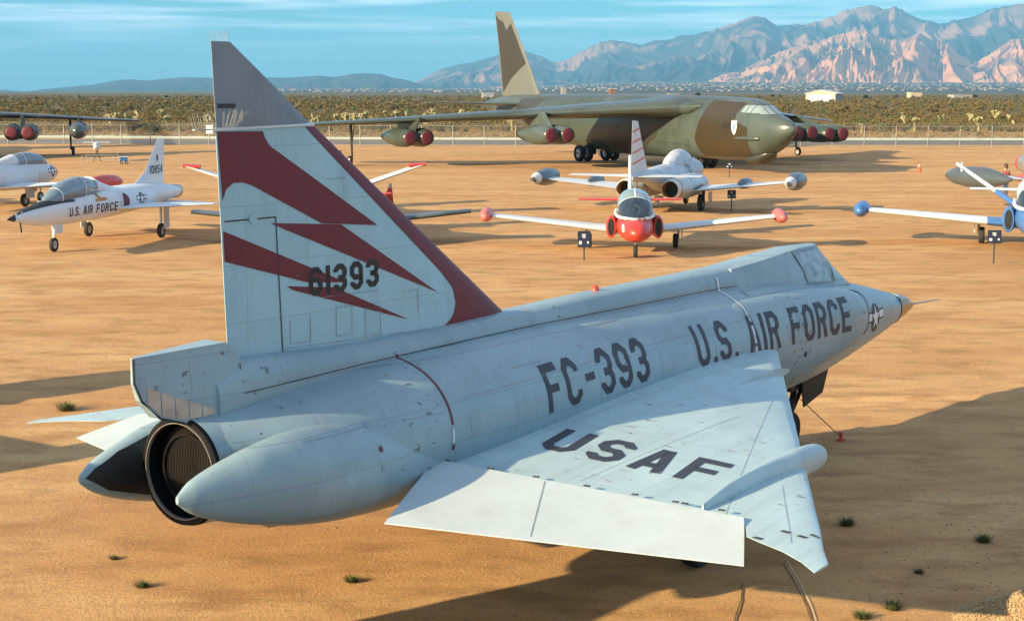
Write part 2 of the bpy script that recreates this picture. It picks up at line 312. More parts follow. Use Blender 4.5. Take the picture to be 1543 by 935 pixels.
class VN:                                            # vectorised value noise
    def __init__(s, seed): s.t = np.random.default_rng(seed).random((256, 256))
    def __call__(s, x, y):
        xi, yi = np.floor(x).astype(int), np.floor(y).astype(int); fx, fy = x - xi, y - yi; fx = fx * fx * (3 - 2 * fx); fy = fy * fy * (3 - 2 * fy); t = s.t
        g = lambda a, b: t[a & 255, b & 255]
        return (g(xi, yi) * (1 - fx) + g(xi + 1, yi) * fx) * (1 - fy) + (g(xi, yi + 1) * (1 - fx) + g(xi + 1, yi + 1) * fx) * fy
vn = VN(3)
def fbm(x, y, o=4): return sum(vn(x * 2 ** k + 17 * k, y * 2 ** k + 31 * k) / 2 ** k for k in range(o)) / 2 - .5
geo = lambda a, b, n: list(np.geomspace(a, b, n))
xs = np.array([-v for v in geo(70, 38000, 26)][::-1] + list(np.arange(-68, -14, 1.5)) + list(np.arange(-14, 15, .1)) + list(np.arange(15, 68, 1.5)) + geo(70, 38000, 26))
ys = np.array([-v for v in geo(10, 9000, 14)][::-1] + list(np.arange(-8, 12, 1.0)) + list(np.arange(12, 40, .1)) + list(np.arange(40, 170, .8)) + geo(172, 38000, 34))
GX, GY = np.meshgrid(xs, ys)
def ground_z(x, y):
    fade = np.clip((165 - y) / 40, 0, 1) * np.clip((95 - np.abs(x)) / 30, 0, 1)
    z = .05 * fbm(x * .11, y * .11, 3) + .022 * fbm(x * .9, y * .9, 3) + .016 * fbm(x * 4.1, y * 4.1, 3)
    for k, (o, s, a) in enumerate([(43.5, .02, .05), (45.4, .02, .045), (49.0, -.015, .05), (50.8, -.015, .04), (31.0, .05, .03), (92, -.03, .06), (95, -.03, .05), (15.4, .10, .03)]):   # wheel tracks
        d = y - (o + s * x + .5 * np.sin(x * .12 + k)); z = z - a * np.exp(-(d / .18) ** 2) + .5 * a * np.exp(-((np.abs(d) - .35) / .15) ** 2)
    return z * fade
GZ = ground_z(GX, GY)
sand = bpy.data.materials.new('desert_sand'); sand.use_nodes = True; t = sand.node_tree; b = t.nodes['Principled BSDF']; l = t.links.new
b.inputs['Roughness'].default_value = 0.95; b.inputs['Specular IOR Level'].default_value = 0.15
ge = N(t, 'ShaderNodeNewGeometry')
def nz(scale, det=5.0, vec=None, st=None):
    n = N(t, 'ShaderNodeTexNoise', i_Scale=scale, i_Detail=det, i_Roughness=0.62)
    if st: mp = N(t, 'ShaderNodeMapping'); mp.inputs['Scale'].default_value = st; l(ge.outputs['Position'], mp.inputs[0]); l(mp.outputs[0], n.inputs['Vector'])
    else: l(ge.outputs['Position'], n.inputs['Vector'])
    return n
def ramp(src, a, b_, c0=0., c1=1.):
    r = N(t, 'ShaderNodeMapRange'); r.inputs['From Min'].default_value = a; r.inputs['From Max'].default_value = b_; r.inputs['To Min'].default_value = c0; r.inputs['To Max'].default_value = c1; l(src, r.inputs[0]); return r.outputs[0]
def mixc_(fac, A, B_):
    m = N(t, 'ShaderNodeMix', data_type='RGBA'); l(fac, m.inputs[0])
    for k, v in ((6, A), (7, B_)):
        if isinstance(v, tuple): m.inputs[k].default_value = (*v, 1)
        else: l(v, m.inputs[k])
    return m.outputs[2]
c = mixc_(ramp(nz(.16, 5, st=(.5, 1.6, 1)).outputs[0], .38, .62), (0.53, 0.290, 0.122), (0.65, 0.410, 0.190))
c = mixc_(ramp(nz(1.1, 6, st=(.6, 1.2, 1)).outputs[0], .46, .66, 0, .80), c, (0.36, 0.190, 0.080))
c = mixc_(ramp(nz(1.0, 5, st=(.10, 1.1, 1)).outputs[0], .54, .74, 0, .22), c, (0.38, 0.205, 0.090))
c = mixc_(ramp(nz(1.0, 4, st=(.22, 2.6, 1)).outputs[0], .60, .74, 0, .15), c, (0.66, 0.46, 0.25))
c = mixc_(ramp(nz(9, 6).outputs[0], .52, .72, 0, .55), c, (0.34, 0.19, 0.09))
c = mixc_(ramp(nz(45, 4).outputs[0], .57, .67, 0, .65), c, (0.20, 0.11, 0.055))
c = mixc_(ramp(nz(60, 3).outputs[0], .60, .68, 0, .6), c, (0.74, 0.55, 0.34))
sx = N(t, 'ShaderNodeSeparateXYZ'); l(ge.outputs['Position'], sx.inputs[0])
c = mixc_(ramp(sx.outputs[1], 198, 202), c, (0.38, 0.28, 0.14)); c = mixc_(ramp(sx.outputs[1], 222, 255), c, (0.13, 0.105, 0.050))
l(c, b.inputs['Base Color'])
ad = N(t, 'ShaderNodeMath', operation='ADD'); l(nz(16, 6).outputs[0], ad.inputs[0]); mm = N(t, 'ShaderNodeMath', operation='MULTIPLY'); mm.inputs[1].default_value = .8; l(nz(70, 4).outputs[0], mm.inputs[0]); l(mm.outputs[0], ad.inputs[1])
bp = N(t, 'ShaderNodeBump', i_Strength=0.9, i_Distance=0.022); l(ad.outputs[0], bp.inputs['Height']); l(bp.outputs[0], b.inputs['Normal'])
g = npobj('ground', np.stack([GX, GY, GZ], -1).reshape(-1, 3), grid_faces(*GX.shape), sand, True); struct(g)

def strip(name, pts, wd, z, m):
    V = []; F = []
    for i, (x, y) in enumerate(pts): V += [(x, y, z), (x, y + wd, z)]
    for i in range(len(pts) - 1): F.append((2 * i, 2 * i + 2, 2 * i + 3, 2 * i + 1))
    return struct(part(name, (V, F), m, smooth=False))
FL = [(-95, 192), (-30, 179), (0, 175), (110, 172)]                     # line of the fence
strip('road', [(x * 2, y + 6) for x, y in [(-400, 225)] + FL[:1] + FL[1:] + [(400, 168)]], 17, .012, 'asphalt')
# pale concrete barrier beyond the road
def fl_at(x):
    for (a, ya), (b_, yb) in zip(FL, FL[1:]):
        if a <= x <= b_: return ya + (yb - ya) * (x - a) / (b_ - a)
    return FL[0][1] if x < FL[0][0] else FL[-1][1]
bw = thing('concrete_barrier', 'long low pale concrete barrier running along the road behind the fence', 'barrier', (0, 200, 0))
for k in range(-16, 17):
    x0 = k * 6.0; y = fl_at(x0) + 24.5 - 200
    part('barrier_block', xf(prism([(-.3, 0), (-.22, .12), (-.1, .27), (.1, .27), (.22, .12), (.3, 0)], -2.96, 2.96), Matrix.Translation((x0, y, 0)) @ Matrix.Rotation(R(90), 4, 'Z')), 'concrete', bw, smooth=False)
# chain-link fence
fn = thing('chain_link_fence', 'long chain link fence on thin steel posts behind the parked aircraft', 'fence', (0, 175, 0))
pm = mesh('post', *tube([(0, 0, 0), (0, 0, 2.25)], .045, 8), 'galv'); X = -88.0
while X < 88:
    o = bpy.data.objects.new('post', pm); col.objects.link(o); o.parent = fn; o.location = (X, fl_at(X) - 175, 0); X += 3.4
line = lambda z: [(x, fl_at(x) - 175, z) for x in (-88, -30, 0, 88)]
part('top_rail', tube(line(2.2), .035, 6), 'galv', fn); part('mid_wire', tube(line(1.1), .012, 4), 'galv', fn); part('bottom_wire', tube(line(.12), .012, 4), 'galv', fn)
for dz in (.14, .26): part('barbed_wire', tube(line(2.2 + dz), .010, 4), 'galv', fn)
mw = bpy.data.materials.new('wire_mesh'); mw.use_nodes = True; t = mw.node_tree; bs = t.nodes['Principled BSDF']; bs.inputs['Base Color'].default_value = (.34, .34, .32, 1); bs.inputs['Alpha'].default_value = 0.13
V = []; 
for x, y, _ in line(0): V += [(x, y + .06, .1), (x, y + .06, 2.18)]
part('wire_mesh', (V, [(2 * i, 2 * i + 2, 2 * i + 3, 2 * i + 1) for i in range(3)]), mw, fn, smooth=False)
for px, lb in ((-33.5, 'small white notice fixed to the fence beside the white fin'), (-63.5, 'small white notice on the fence behind the dark engine pods')):
    tag(part('notice', box((px, fl_at(px) - .1, 1.75), (.75, .03, .95)), 'white', smooth=False), lb, 'notice')

# ------------------------------------------------------------------ vegetation
def leafmat(name, rgb, rgb2):
    m = mat(name, rgb, 0.85, 0.12, 2.0, rgb2=rgb2, mix2=(.4, .65), scale2=1.2, spec=.2); return m
M['scrub'] = leafmat('olive_scrub', (0.135, 0.108, 0.042), (0.175, 0.130, 0.055))
M['scrub2'] = leafmat('green_scrub', (0.085, 0.105, 0.040), (0.13, 0.14, 0.06))
M['dry'] = leafmat('dry_scrub', (0.30, 0.215, 0.10), (0.20, 0.135, 0.06))
M['cholla'] = leafmat('pale_cholla', (0.34, 0.31, 0.17), (0.24, 0.22, 0.11))
M['tree'] = leafmat('dark_tree', (0.030, 0.045, 0.022), (0.05, 0.065, 0.03))
M['weed'] = leafmat('weed_green', (0.075, 0.11, 0.035), (0.13, 0.14, 0.06))
def leaves(n, rx, rz, sz, seed, lumps=6, z0=.1):
    r = np.random.default_rng(seed); cs = r.normal(size=(lumps, 3)); cs /= np.linalg.norm(cs, axis=1)[:, None]; cs *= r.uniform(.25, .65, (lumps, 1)); cs[:, 2] = np.abs(cs[:, 2]) * .9 + .1
    rad = r.uniform(.28, .5, lumps); k = r.integers(0, lumps, n); d = r.normal(size=(n, 3)); d /= np.linalg.norm(d, axis=1)[:, None]
    p = cs[k] + d * (rad[k] * r.uniform(.5, 1.05, n) ** .5)[:, None]; p[:, 2] = np.abs(p[:, 2])
    p = p * np.array([rx, rx, rz]) + np.array([0, 0, z0]); a = r.normal(size=(n, 3)); a /= np.linalg.norm(a, axis=1)[:, None]; bb = np.cross(a, r.normal(size=(n, 3))); bb /= np.linalg.norm(bb, axis=1)[:, None]
    s = sz * r.uniform(.5, 1.3, (n, 1)); V = np.stack([p - a * s, p + a * s * .6 + bb * s * .6, p + a * s * .3 - bb * s * .7], 1).reshape(-1, 3); V[:, 2] = np.maximum(V[:, 2], 0.0)
    return V, np.arange(3 * n).reshape(-1, 3)
bushes = [npmesh('crown', *leaves(700, 1.25, 1.5, .11, s, 8), m) for s, m in ((1, 'scrub'), (2, 'scrub2'), (3, 'dry'), (4, 'scrub'), (5, 'scrub2'))]
def stems(seed, h, r, n=6):
    q = random.Random(seed); vf = []
    for k in range(n): a = q.uniform(0, 6.28); s = q.uniform(.3, .8) * r; vf.append(tube([(0, 0, 0), (math.cos(a) * s * .5, math.sin(a) * s * .5, h * .5), (math.cos(a) * s, math.sin(a) * s, h)], .03 * h, 5, r2=.01))
    return join(*vf)
stm = mesh('stem', *stems(3, 1.1, 1.0), 'wood')
def cholla(seed):
    q = random.Random(seed); vf = []
    def arm(p, d, ln, rr, dep):
        p2 = [p[i] + d[i] * ln for i in range(3)]; vf.append(tube([p, [p[i] + d[i] * ln * .5 for i in range(3)], p2], [rr * .8, rr, rr * .6], 6))
        if dep:
            for _ in range(q.randint(2, 4)):
                e = Vector(d) + Vector((q.uniform(-.9, .9), q.uniform(-.9, .9), q.uniform(-.1, .7))); e.normalize(); arm(p2, e, ln * .72, rr * .95, dep - 1)
    arm((0, 0, 0), (0, 0, 1), .6, .12, 3); return join(*vf)
chm = [mesh('cholla_cactus', *cholla(s), 'cholla') for s in range(4)]
kinds = ['olive creosote bush', 'leafy green desert bush', 'dry tan desert bush', 'olive creosote bush', 'leafy green desert bush']
ORD = ['first', 'second', 'third', 'fourth', 'fifth', 'sixth', 'seventh', 'eighth', 'ninth', 'tenth', 'eleventh', 'twelfth', 'thirteenth', 'fourteenth', 'fifteenth', 'sixteenth', 'seventeenth', 'eighteenth', 'nineteenth', 'twentieth']
ZONES = [(-9999, 160, 'at the left edge'), (160, 330, 'left of the striped fin'), (330, 500, 'behind the striped fin'), (500, 580, 'near the striped fin'), (580, 660, 'above the outer engine pod'), (660, 800, 'left of the bomber fuselage'), (800, 1190, 'behind the bomber'), (1190, 1360, 'right of the bomber nose'), (1360, 9999, 'at the right edge')]
COUNT = {}; PEND = []
def relabel():                                    # count each kind from left to right inside its stretch of the horizon
    for px_, o, kind_, where in sorted(PEND, key=lambda q: q[0]):
        zn = next(z[2] for z in ZONES if z[0] <= px_ < z[1]); k_ = COUNT.get((kind_, zn), 0); COUNT[(kind_, zn)] = k_ + 1
        o['label'] = '%s %s, %s from left, %s' % (kind_, where, ORD[min(k_, 19)], zn)
    PEND.clear()
spots = [(random.uniform(-92, 92), random.uniform(0, 1)) for _ in range(70)]
for x, u in sorted(spots):
    y = fl_at(x) + 26.5 + 60 * u ** 1.5; x *= y / 205; k = random.choice([0, 1, 2, 2, 3, 4]); s = random.uniform(.4, .85) if k != 2 else random.uniform(.45, .8)
    o = thing('desert_bush', kinds[k] + ' in the scrub just beyond the concrete barrier', 'bush', (x, y, 0), random.uniform(0, 6), 'bushes beyond the barrier: ' + kinds[k]); o.scale = (s, s, s * random.uniform(.8, 1.1))
    PEND.append((771 + F_PX * x / y, o, kinds[k], 'by the road'))
    for nm, me in (('crown', bushes[k]), ('stem', stm)):
        c_ = bpy.data.objects.new(nm, me); col.objects.link(c_); c_.parent = o
for i in range(64):
    px = random.choice([random.gauss(520, 70), random.gauss(640, 90), random.uniform(170, 330), random.uniform(1280, 1543), random.gauss(610, 60), random.gauss(690, 60)]); y = random.uniform(225, 330); x = (px - 771) / F_PX * y
    o = bpy.data.objects.new('cholla_cactus', chm[i % 4]); col.objects.link(o); o.location = (x, y, 0); s = random.uniform(.9, 1.7); o.scale = (s, s, s); o.rotation_euler = (0, 0, random.uniform(0, 6))
    tag(o, 'pale knobbly cholla cactus', 'cactus', 'cholla cacti in the scrub'); PEND.append((px, o, 'pale cholla cactus', 'in the scrub'))
# the mass of the scrub: nobody could count it
for nm, mk, cnt, seed in (('olive_scrubland', 'scrub', 6500, 11), ('green_scrubland', 'scrub2', 2000, 12), ('dry_scrubland', 'dry', 3000, 13)):
    r = np.random.default_rng(seed); Vs = []
    yy = 238 + (1500 ** .5 * r.random(cnt) ** 1.15) ** 2 if mk != 'dry' else 203 + 48 * r.random(cnt) ** 1.3 + 150 * (r.random(cnt) > .8)
    xx = (r.uniform(-.36, .36, cnt)) * yy * 1.05; base = [leaves(n, 1.3, 1.45, s_, seed + n, 7)[0] for n, s_ in ((250, .17), (120, .25), (54, .38))]
    for x, y in zip(xx, yy):
        if y < fl_at(max(min(x, 100), -90)) + 27: continue
        B_ = base[0 if y < 420 else 1 if y < 800 else 2]; s = r.uniform(.5, 1.15) * (.36 if mk == 'dry' else 1) * (1.0 if y < 500 else 1.35); a = r.uniform(0, 6.28); ca, sa = math.cos(a), math.sin(a)
        Vs.append(np.stack([B_[:, 0] * ca - B_[:, 1] * sa, B_[:, 0] * sa + B_[:, 1] * ca, B_[:, 2] * r.uniform(.8, 1.15)], -1) * s + np.array([x, y, 0]))
    V = np.concatenate(Vs); o = npobj(nm, V, np.arange(len(V)).reshape(-1, 3), mk); o['kind'] = 'stuff'
    o['label'] = {'scrub': 'olive brown creosote scrub covering the plain', 'scrub2': 'greener bushes scattered through the scrub', 'dry': 'dry tan grass and low brush behind the road'}[mk]; o['category'] = 'scrub'
# far trees one can tell apart
tcr = [npmesh('crown', *leaves(260, 2.6, 2.7, .55, 40 + s, 7, 1.2), 'tree') for s in range(3)]; ttr = mesh('trunk', *tube([(0, 0, 0), (.1, 0, 1.6), (0, .1, 3)], .22, 6, r2=.08), 'wood')
for i, (px, hh) in enumerate([(1048, 7.5), (1140, 3.5), (1160, 5), (1172, 4.5), (1283, 4), (1300, 5), (1345, 4.6), (1370, 4), (1462, 4.8), (1525, 4), (1030, 3), (1105, 3), (125, 4), (300, 3.5), (255, 3.6), (60, 3), (490, 3.2), (868, 3.0)]):
    y = 1150 + 40 * (i % 5); x = (px - 771) / F_PX * y
    o = thing('distant_tree', 'dark rounded tree on the far edge of the scrub plain', 'tree', (x, y, 0), i, 'dark trees along the horizon'); s = hh / 5.; o.scale = (s, s, s * .95)
    PEND.append((px, o, 'dark tree', 'on the horizon'))
    for nm, me in (('crown', tcr[i % 3]), ('trunk', ttr)):
        c_ = bpy.data.objects.new(nm, me); col.objects.link(c_); c_.parent = o
relabel()
# weeds and stones of the near ground
def weed(seed, n=260, rr=.15, hh=.085):
    r = np.random.default_rng(seed); V = []
    for k in range(n):
        a = r.uniform(0, 6.28); d = rr * r.random() ** .7; p = np.array([math.cos(a) * d * .4, math.sin(a) * d * .4, 0]); tp = np.array([math.cos(a) * d, math.sin(a) * d, hh * r.uniform(.4, 1.1)]); s = np.array([-math.sin(a), math.cos(a), 0]) * .005
        V += [p - s, p + s, tp]
    return np.array(V), np.arange(3 * n).reshape(-1, 3)
def gpx(px, py):
    v = -(py - 467.5) / F_PX; p_ = math.atan(330.5 / F_PX); dy = math.cos(p_) + v * math.sin(p_); dz = -math.sin(p_) + v * math.cos(p_); k = CAMH / -dz; return ((px - 771.5) / F_PX * k, dy * k)
for i, (px, py, s, lb) in enumerate([(215, 884, 1.0, 'green weed tuft on the sand below the exhaust, nearest the frame corner'), (530, 876, 1.05, 'green weed tuft on bare sand below the tail fairing'), (172, 841, .7, 'small faint weed on the sand, left of the other tufts'), (1277, 790, 1.3, 'dark weed in the wing shadow, beyond the wing tip'), (1482, 815, 1.2, 'dark weed in shade nearer the gravel heap'), (1300, 930, 1.1, 'low weed on lit sand below the wing tip shadow'), (1345, 916, 1.2, 'wide low weed on the lit sand beside the gravel heap'), (100, 618, 2.0, 'greyish weed clump just beyond the far wing tip'), (1385, 862, .7, 'tiny dark weed in shade right of the wing tip')]):
    x, y = gpx(px, py); o = npobj('weed', *weed(60 + i), 'weed'); o.location = (x, y, float(ground_z(np.array(x), np.array(y)))); o.scale = (s, s, s); tag(o, lb, 'weed', 'weeds on the sand')
M['stone'] = mat('pebble', (0.40, 0.25, 0.13), 0.9, 0.35, 3.0, rgb2=(0.26, 0.17, 0.10), mix2=(.4, .6), scale2=9)
M['gravel'] = mat('gravel_stone', (0.50, 0.36, 0.19), 0.9, 0.3, 3.0, rgb2=(0.36, 0.24, 0.12), mix2=(.4, .6), scale2=40)
ico = [(0, 0, 1), (.89, 0, .45), (.28, .85, .45), (-.72, .53, .45), (-.72, -.53, .45), (.28, -.85, .45), (.72, .53, -.45), (-.28, .85, -.45), (-.89, 0, -.45), (-.28, -.85, -.45), (.72, -.53, -.45), (0, 0, -1)]
icf = [(0, 1, 2), (0, 2, 3), (0, 3, 4), (0, 4, 5), (0, 5, 1), (1, 6, 2), (2, 7, 3), (3, 8, 4), (4, 9, 5), (5, 10, 1), (6, 7, 2), (7, 8, 3), (8, 9, 4), (9, 10, 5), (10, 6, 1), (11, 7, 6), (11, 8, 7), (11, 9, 8), (11, 10, 9), (11, 6, 10)]
def stones(name, P, S, m, label):
    I = np.array(ico); F = np.array(icf); n = len(P); V = (I[None] * (1 + rng.uniform(-.3, .3, (n, 12, 1)))) * (S[:, None, None] * rng.uniform(.6, 1.2, (n, 1, 3))) + P[:, None]
    o = npobj(name, V.reshape(-1, 3), (F[None] + 12 * np.arange(n)[:, None, None]).reshape(-1, 3), m); o['kind'] = 'stuff'; o['label'] = label; o['category'] = 'stones'; return o
n = 16000; yy = 14 + 34 * rng.random(n) ** 1.4; xx = rng.uniform(-.34, .34, n) * yy
k = rng.random(n) < np.clip(.35 + 1.5 * fbm(xx * .35, yy * .35, 3) + .5 * np.clip((xx - 3) / 4, 0, 1) * (yy < 24), .06, 1); xx, yy = xx[k], yy[k]
stones('pebbles', np.stack([xx, yy, ground_z(xx, yy)], -1), .006 + .014 * rng.random(len(xx)) ** 3, 'stone', 'loose pebbles scattered on the sand')
# gravel heap, lower right corner
hx, hy = 6.35, 17.55
def heap(x, y): return np.maximum(0, .62 * (1 - np.sqrt(((x - hx) / 1.32) ** 2 + ((y - hy) / 1.1) ** 2)) + .09 * fbm(x * 2.2, y * 2.2, 3)) 
hX, hY = np.meshgrid(np.linspace(hx - 2.2, hx + 2.2, 60), np.linspace(hy - 2.2, hy + 2.2, 60))
gh = npobj('gravel_heap', np.stack([hX, hY, heap(hX, hY) - .03], -1).reshape(-1, 3), grid_faces(60, 60), 'gravel', True); tag(gh, 'heap of coarse tan gravel in the lower right corner', 'gravel heap')
n = 20000; a = rng.uniform(0, 6.283, n); d = np.sqrt(rng.random(n)) * 1.02; xx = hx + 1.38 * d * np.cos(a); yy = hy + 1.16 * d * np.sin(a)
so = stones('gravel', np.stack([xx, yy, heap(xx, yy) - .015], -1), .006 + .009 * rng.random(n) ** 2, 'gravel', 'coarse gravel stones of the heap')
so.parent = gh; del so['category']

# ------------------------------------------------------------------ mountains
M['rock'] = mat('mountain_rock', (0.60, 0.30, 0.165), 0.95, 0.2, .0011, rgb2=(0.13, 0.105, 0.085), mix2=(.46, .62), scale2=.0016, spec=.1)
M['shaded_forest'] = mat('shaded_wooded_mountain', (0.050, 0.055, 0.055), 0.95, 0.25, .0014, rgb2=(0.36, 0.20, 0.125), mix2=(.50, .62), scale2=.0007, spec=.1)  # wooded slopes; cloud shade on the range is put into the dark colour
M['rock2'] = mat('far_mountain_rock', (0.055, 0.055, 0.055), 0.95, 0.2, .001, spec=.1)
def rng_mtn(name, pts, D, depth, m, seed, amp=.55, freq=1.0, nr=120, nc=900, rough=1.0):
    """ridge line given by bearings (pixels from the optical axis) and apparent heights; spurs run down towards the viewer"""
    v2 = VN(seed); px = np.linspace(pts[0][0], pts[-1][0], nc); crest = np.interp(px, [p[0] for p in pts], [137 - p[1] for p in pts]) / F_PX * D
    tt = np.concatenate([np.linspace(0, 1, nr), np.linspace(1.06, 1.7, 12)]); A = np.arctan((px - 771) / F_PX)
    T, PX = np.meshgrid(tt, px, indexing='ij'); C = np.broadcast_to(crest, T.shape); AA = np.broadcast_to(A, T.shape)
    Rr = (D - depth * (1 - T)) / np.cos(AA); u = PX * freq / 40
    def rid(x, y): return 1 - np.abs(2 * v2(x, y) - 1)
    wx = u + 1.1 * (v2(u * .7, T * 2.2) - .5) + .5 * (v2(u * 2.1 + 9, T * 4) - .5)
    rd = .48 * rid(wx, T * 1.1) + .25 * rid(wx * 2.3 + 5, T * 2.4 + 3) + .16 * rid(wx * 5.1 + 9, T * 5.3) + .11 * rid(wx * 11 + 3, T * 13)
    rg = .6 * (v2(u * 6, T * 9) - .5) + .4 * (v2(u * 13, T * 19) - .5)
    pr = np.clip(T, 0, 1) ** 1.25
    Hh = C * (pr + amp * (rd - .62) * 4 * np.clip(T, 0, 1) ** .8 * np.clip(1.04 - T, 0, 1) ** .75 * .55 + (.05 * rough * rg * np.clip(1.15 - T, 0.2, 1)) * np.clip(T * 3, 0, 1))
    Hh = np.where(T > 1, C * np.clip(1 - (T - 1) * 1.3, 0, 1) * (1 + .05 * rg), Hh); Hh = np.maximum(Hh, -2 + 4 * T)
    V = np.stack([np.sin(AA) * Rr, np.cos(AA) * Rr, Hh], -1).reshape(-1, 3); o = npobj(name, V, grid_faces(*T.shape)[:, ::-1], m, True); return struct(o)
rng_mtn('mountain_range_back', [(540, 136), (605, 131), (635, 119), (665, 104), (690, 97), (715, 92), (742, 84), (770, 76), (792, 78), (812, 84), (834, 93), (852, 90), (872, 78), (895, 68), (915, 61), (940, 64), (962, 69), (982, 62), (1000, 62), (1022, 55), (1045, 54), (1062, 51), (1084, 41), (1108, 33), (1130, 27), (1148, 31), (1165, 42), (1190, 41), (1215, 38), (1240, 27), (1262, 21), (1285, 16), (1302, 12), (1322, 15), (1340, 12), (1362, 24), (1388, 35), (1405, 38), (1425, 36), (1448, 30), (1470, 22), (1492, 13), (1520, 7), (1543, 4), (1600, 12), (1700, 30), (1850, 60), (2000, 100)], 20000, 7000, 'shaded_forest', 5, .70, .62)
rng_mtn('mountain_range_front', [(900, 138), (980, 133), (1030, 127), (1060, 119), (1085, 109), (1120, 100), (1150, 84), (1185, 73), (1215, 66), (1235, 62), (1262, 50), (1280, 44), (1300, 52), (1330, 60), (1352, 57), (1372, 52), (1395, 60), (1420, 66), (1440, 84), (1465, 92), (1490, 78), (1515, 62), (1543, 58), (1590, 70), (1700, 90), (1850, 120), (1900, 136)], 15500, 4200, 'rock', 8, .95, .85)
rng_mtn('mountain_range_left', [(-500, 138), (-300, 128), (-150, 134), (-60, 128), (0, 136), (14, 134), (40, 138), (70, 134), (110, 130), (145, 127), (180, 121), (205, 119), (225, 121), (250, 118), (280, 116), (320, 117), (380, 116), (425, 117), (455, 115), (482, 113), (505, 116), (530, 112), (552, 110), (575, 111), (590, 116), (612, 120), (640, 128), (700, 136)], 15000, 4000, 'rock2', 9, .5, .8, 50, 420)
# distant town on the slope at the mountains' foot: specks too many and small to count
fs = np.array([(px, (137 - y) / F_PX) for px, y in []] or [(0, 0)])
n = 1300; px = np.where(rng.random(n) < .78, rng.uniform(800, 1560, n), rng.uniform(350, 800, n)); D = rng.uniform(5500, 12300, n); sl = np.where(px > 800, .0095 * np.clip((px - 640) / 300, 0, 1), .0030)
Z = sl * np.clip(D - 5000, 0, None) - 1; P = np.stack([(px - 771) / F_PX * D, D, Z], -1); bxv = np.array(box((0, 0, .5), (1, 1, 1))[0]); bxf = np.array(box((0, 0, .5), (1, 1, 1))[1])
S = np.stack([rng.uniform(6, 20, n), rng.uniform(6, 14, n), rng.uniform(2.5, 6, n)], -1); V = bxv[None] * S[:, None] + P[:, None]; F = (bxf[None] + 8 * np.arange(n)[:, None, None]).reshape(-1, 4)
M['town'] = mat('town_walls', (0.12, 0.10, 0.09), 0.8, 0.5, .004, rgb2=(0.30, 0.26, 0.23), mix2=(.4, .6), scale2=.01)
o = npobj('distant_town', V.reshape(-1, 3), F, 'town'); o['kind'] = 'stuff'; o['label'] = 'far town of tiny pale houses below the mountains'; o['category'] = 'town'
# foothill slope carrying the town
fx = np.linspace(350, 1900, 60); fd = np.linspace(4600, 15500, 24); FD, FX = np.meshgrid(fd, fx, indexing='ij'); fz = np.where(FX > 800, .0095 * np.clip((FX - 640) / 300, 0, 1), .0030) * np.clip(FD - 5000, 0, None) - 1
M['bajada'] = mat('foothill_scrub', (0.060, 0.058, 0.045), 0.95, 0.3, .003, rgb2=(0.12, 0.095, 0.07), mix2=(.45, .65), scale2=.004, spec=.1)
struct(npobj('foothill_slope', np.stack([(FX - 771) / F_PX * FD, FD, fz], -1).reshape(-1, 3), grid_faces(24, 60)[:, ::-1], 'bajada', True))
# buildings on the plain
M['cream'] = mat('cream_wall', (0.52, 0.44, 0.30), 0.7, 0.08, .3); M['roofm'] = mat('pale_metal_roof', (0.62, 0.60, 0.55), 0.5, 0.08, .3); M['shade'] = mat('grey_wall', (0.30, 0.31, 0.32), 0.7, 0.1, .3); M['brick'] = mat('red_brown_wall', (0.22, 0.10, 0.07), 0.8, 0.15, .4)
hg = thing('hangar', 'cream hangar with pale low gabled metal roof beyond the scrub', 'hangar', (169, 880, 0), R(-24))
part('wall', prism([(-8, 0), (8, 0), (8, 4.4), (0, 6.2), (-8, 4.4)], -9, 9), 'cream', hg, smooth=False)
part('roof', join(prism([(-8.6, 4.3), (0, 6.25), (0, 6.55), (-8.6, 4.6)], -9.4, 9.4), prism([(0, 6.25), (8.6, 4.3), (8.6, 4.6), (0, 6.55)], -9.4, 9.4)), 'roofm', hg, smooth=False)
for k in range(4): part('door_panel', box((-5.1 + k * 3.4, -9.06, 1.9), (3.2, .12, 3.8)), 'white', hg, smooth=False)
part('shaded_side', box((8.06, 0, 2.2), (.1, 17.6, 4.2)), 'shade', hg, smooth=False)  # grey slab over the side turned from the sun, shade put into its colour
for px, wd, hh, mm_, lb in ((921, 5, 7.5, 'brick', 'small red brown tower block far behind the bomber'), (1011, 8, 3.2, 'brick', 'low red brown building far behind the bomber'), (966, 7, 2.6, 'cream', 'low cream building left of the red brown one'), (1372, 10, 4.5, 'cream', 'small cream shed on the horizon right of the hangar'), (848, 4, 8, 'shade', 'narrow grey tower on the horizon beside the bomber fin'), (735, 9, 4, 'shade', 'low grey building on the horizon left of the bomber fin'), (1440, 16, 2.4, 'shade', 'long low grey shed near the right end of the horizon')):
    y = 1330; o = thing('distant_building', lb, 'building', ((px - 771) / F_PX * y, y, 0), .2)
    part('wall', box((0, 0, hh / 2), (wd, wd * .7, hh)), mm_, o, smooth=False); part('roof', box((0, 0, hh + .15), (wd + .6, wd * .7 + .6, .3)), 'roofm', o, smooth=False)
# haze
hz = bpy.data.materials.new('haze_air'); hz.use_nodes = True; t = hz.node_tree; t.nodes.clear(); pv = N(t, 'ShaderNodeVolumePrincipled'); pv.inputs['Color'].default_value = (0.22, 0.60, 1.0, 1); pv.inputs['Density'].default_value = 5.4e-5; pv.inputs['Anisotropy'].default_value = 0.0
ho = N(t, 'ShaderNodeOutputMaterial'); t.links.new(pv.outputs[0], ho.inputs['Volume'])
o = part('haze', box((0, 14500, 584), (80000, 50000, 1172)), hz, smooth=False); o['kind'] = 'stuff'; o['label'] = 'thin blue haze over the whole plain'; o['category'] = 'haze'
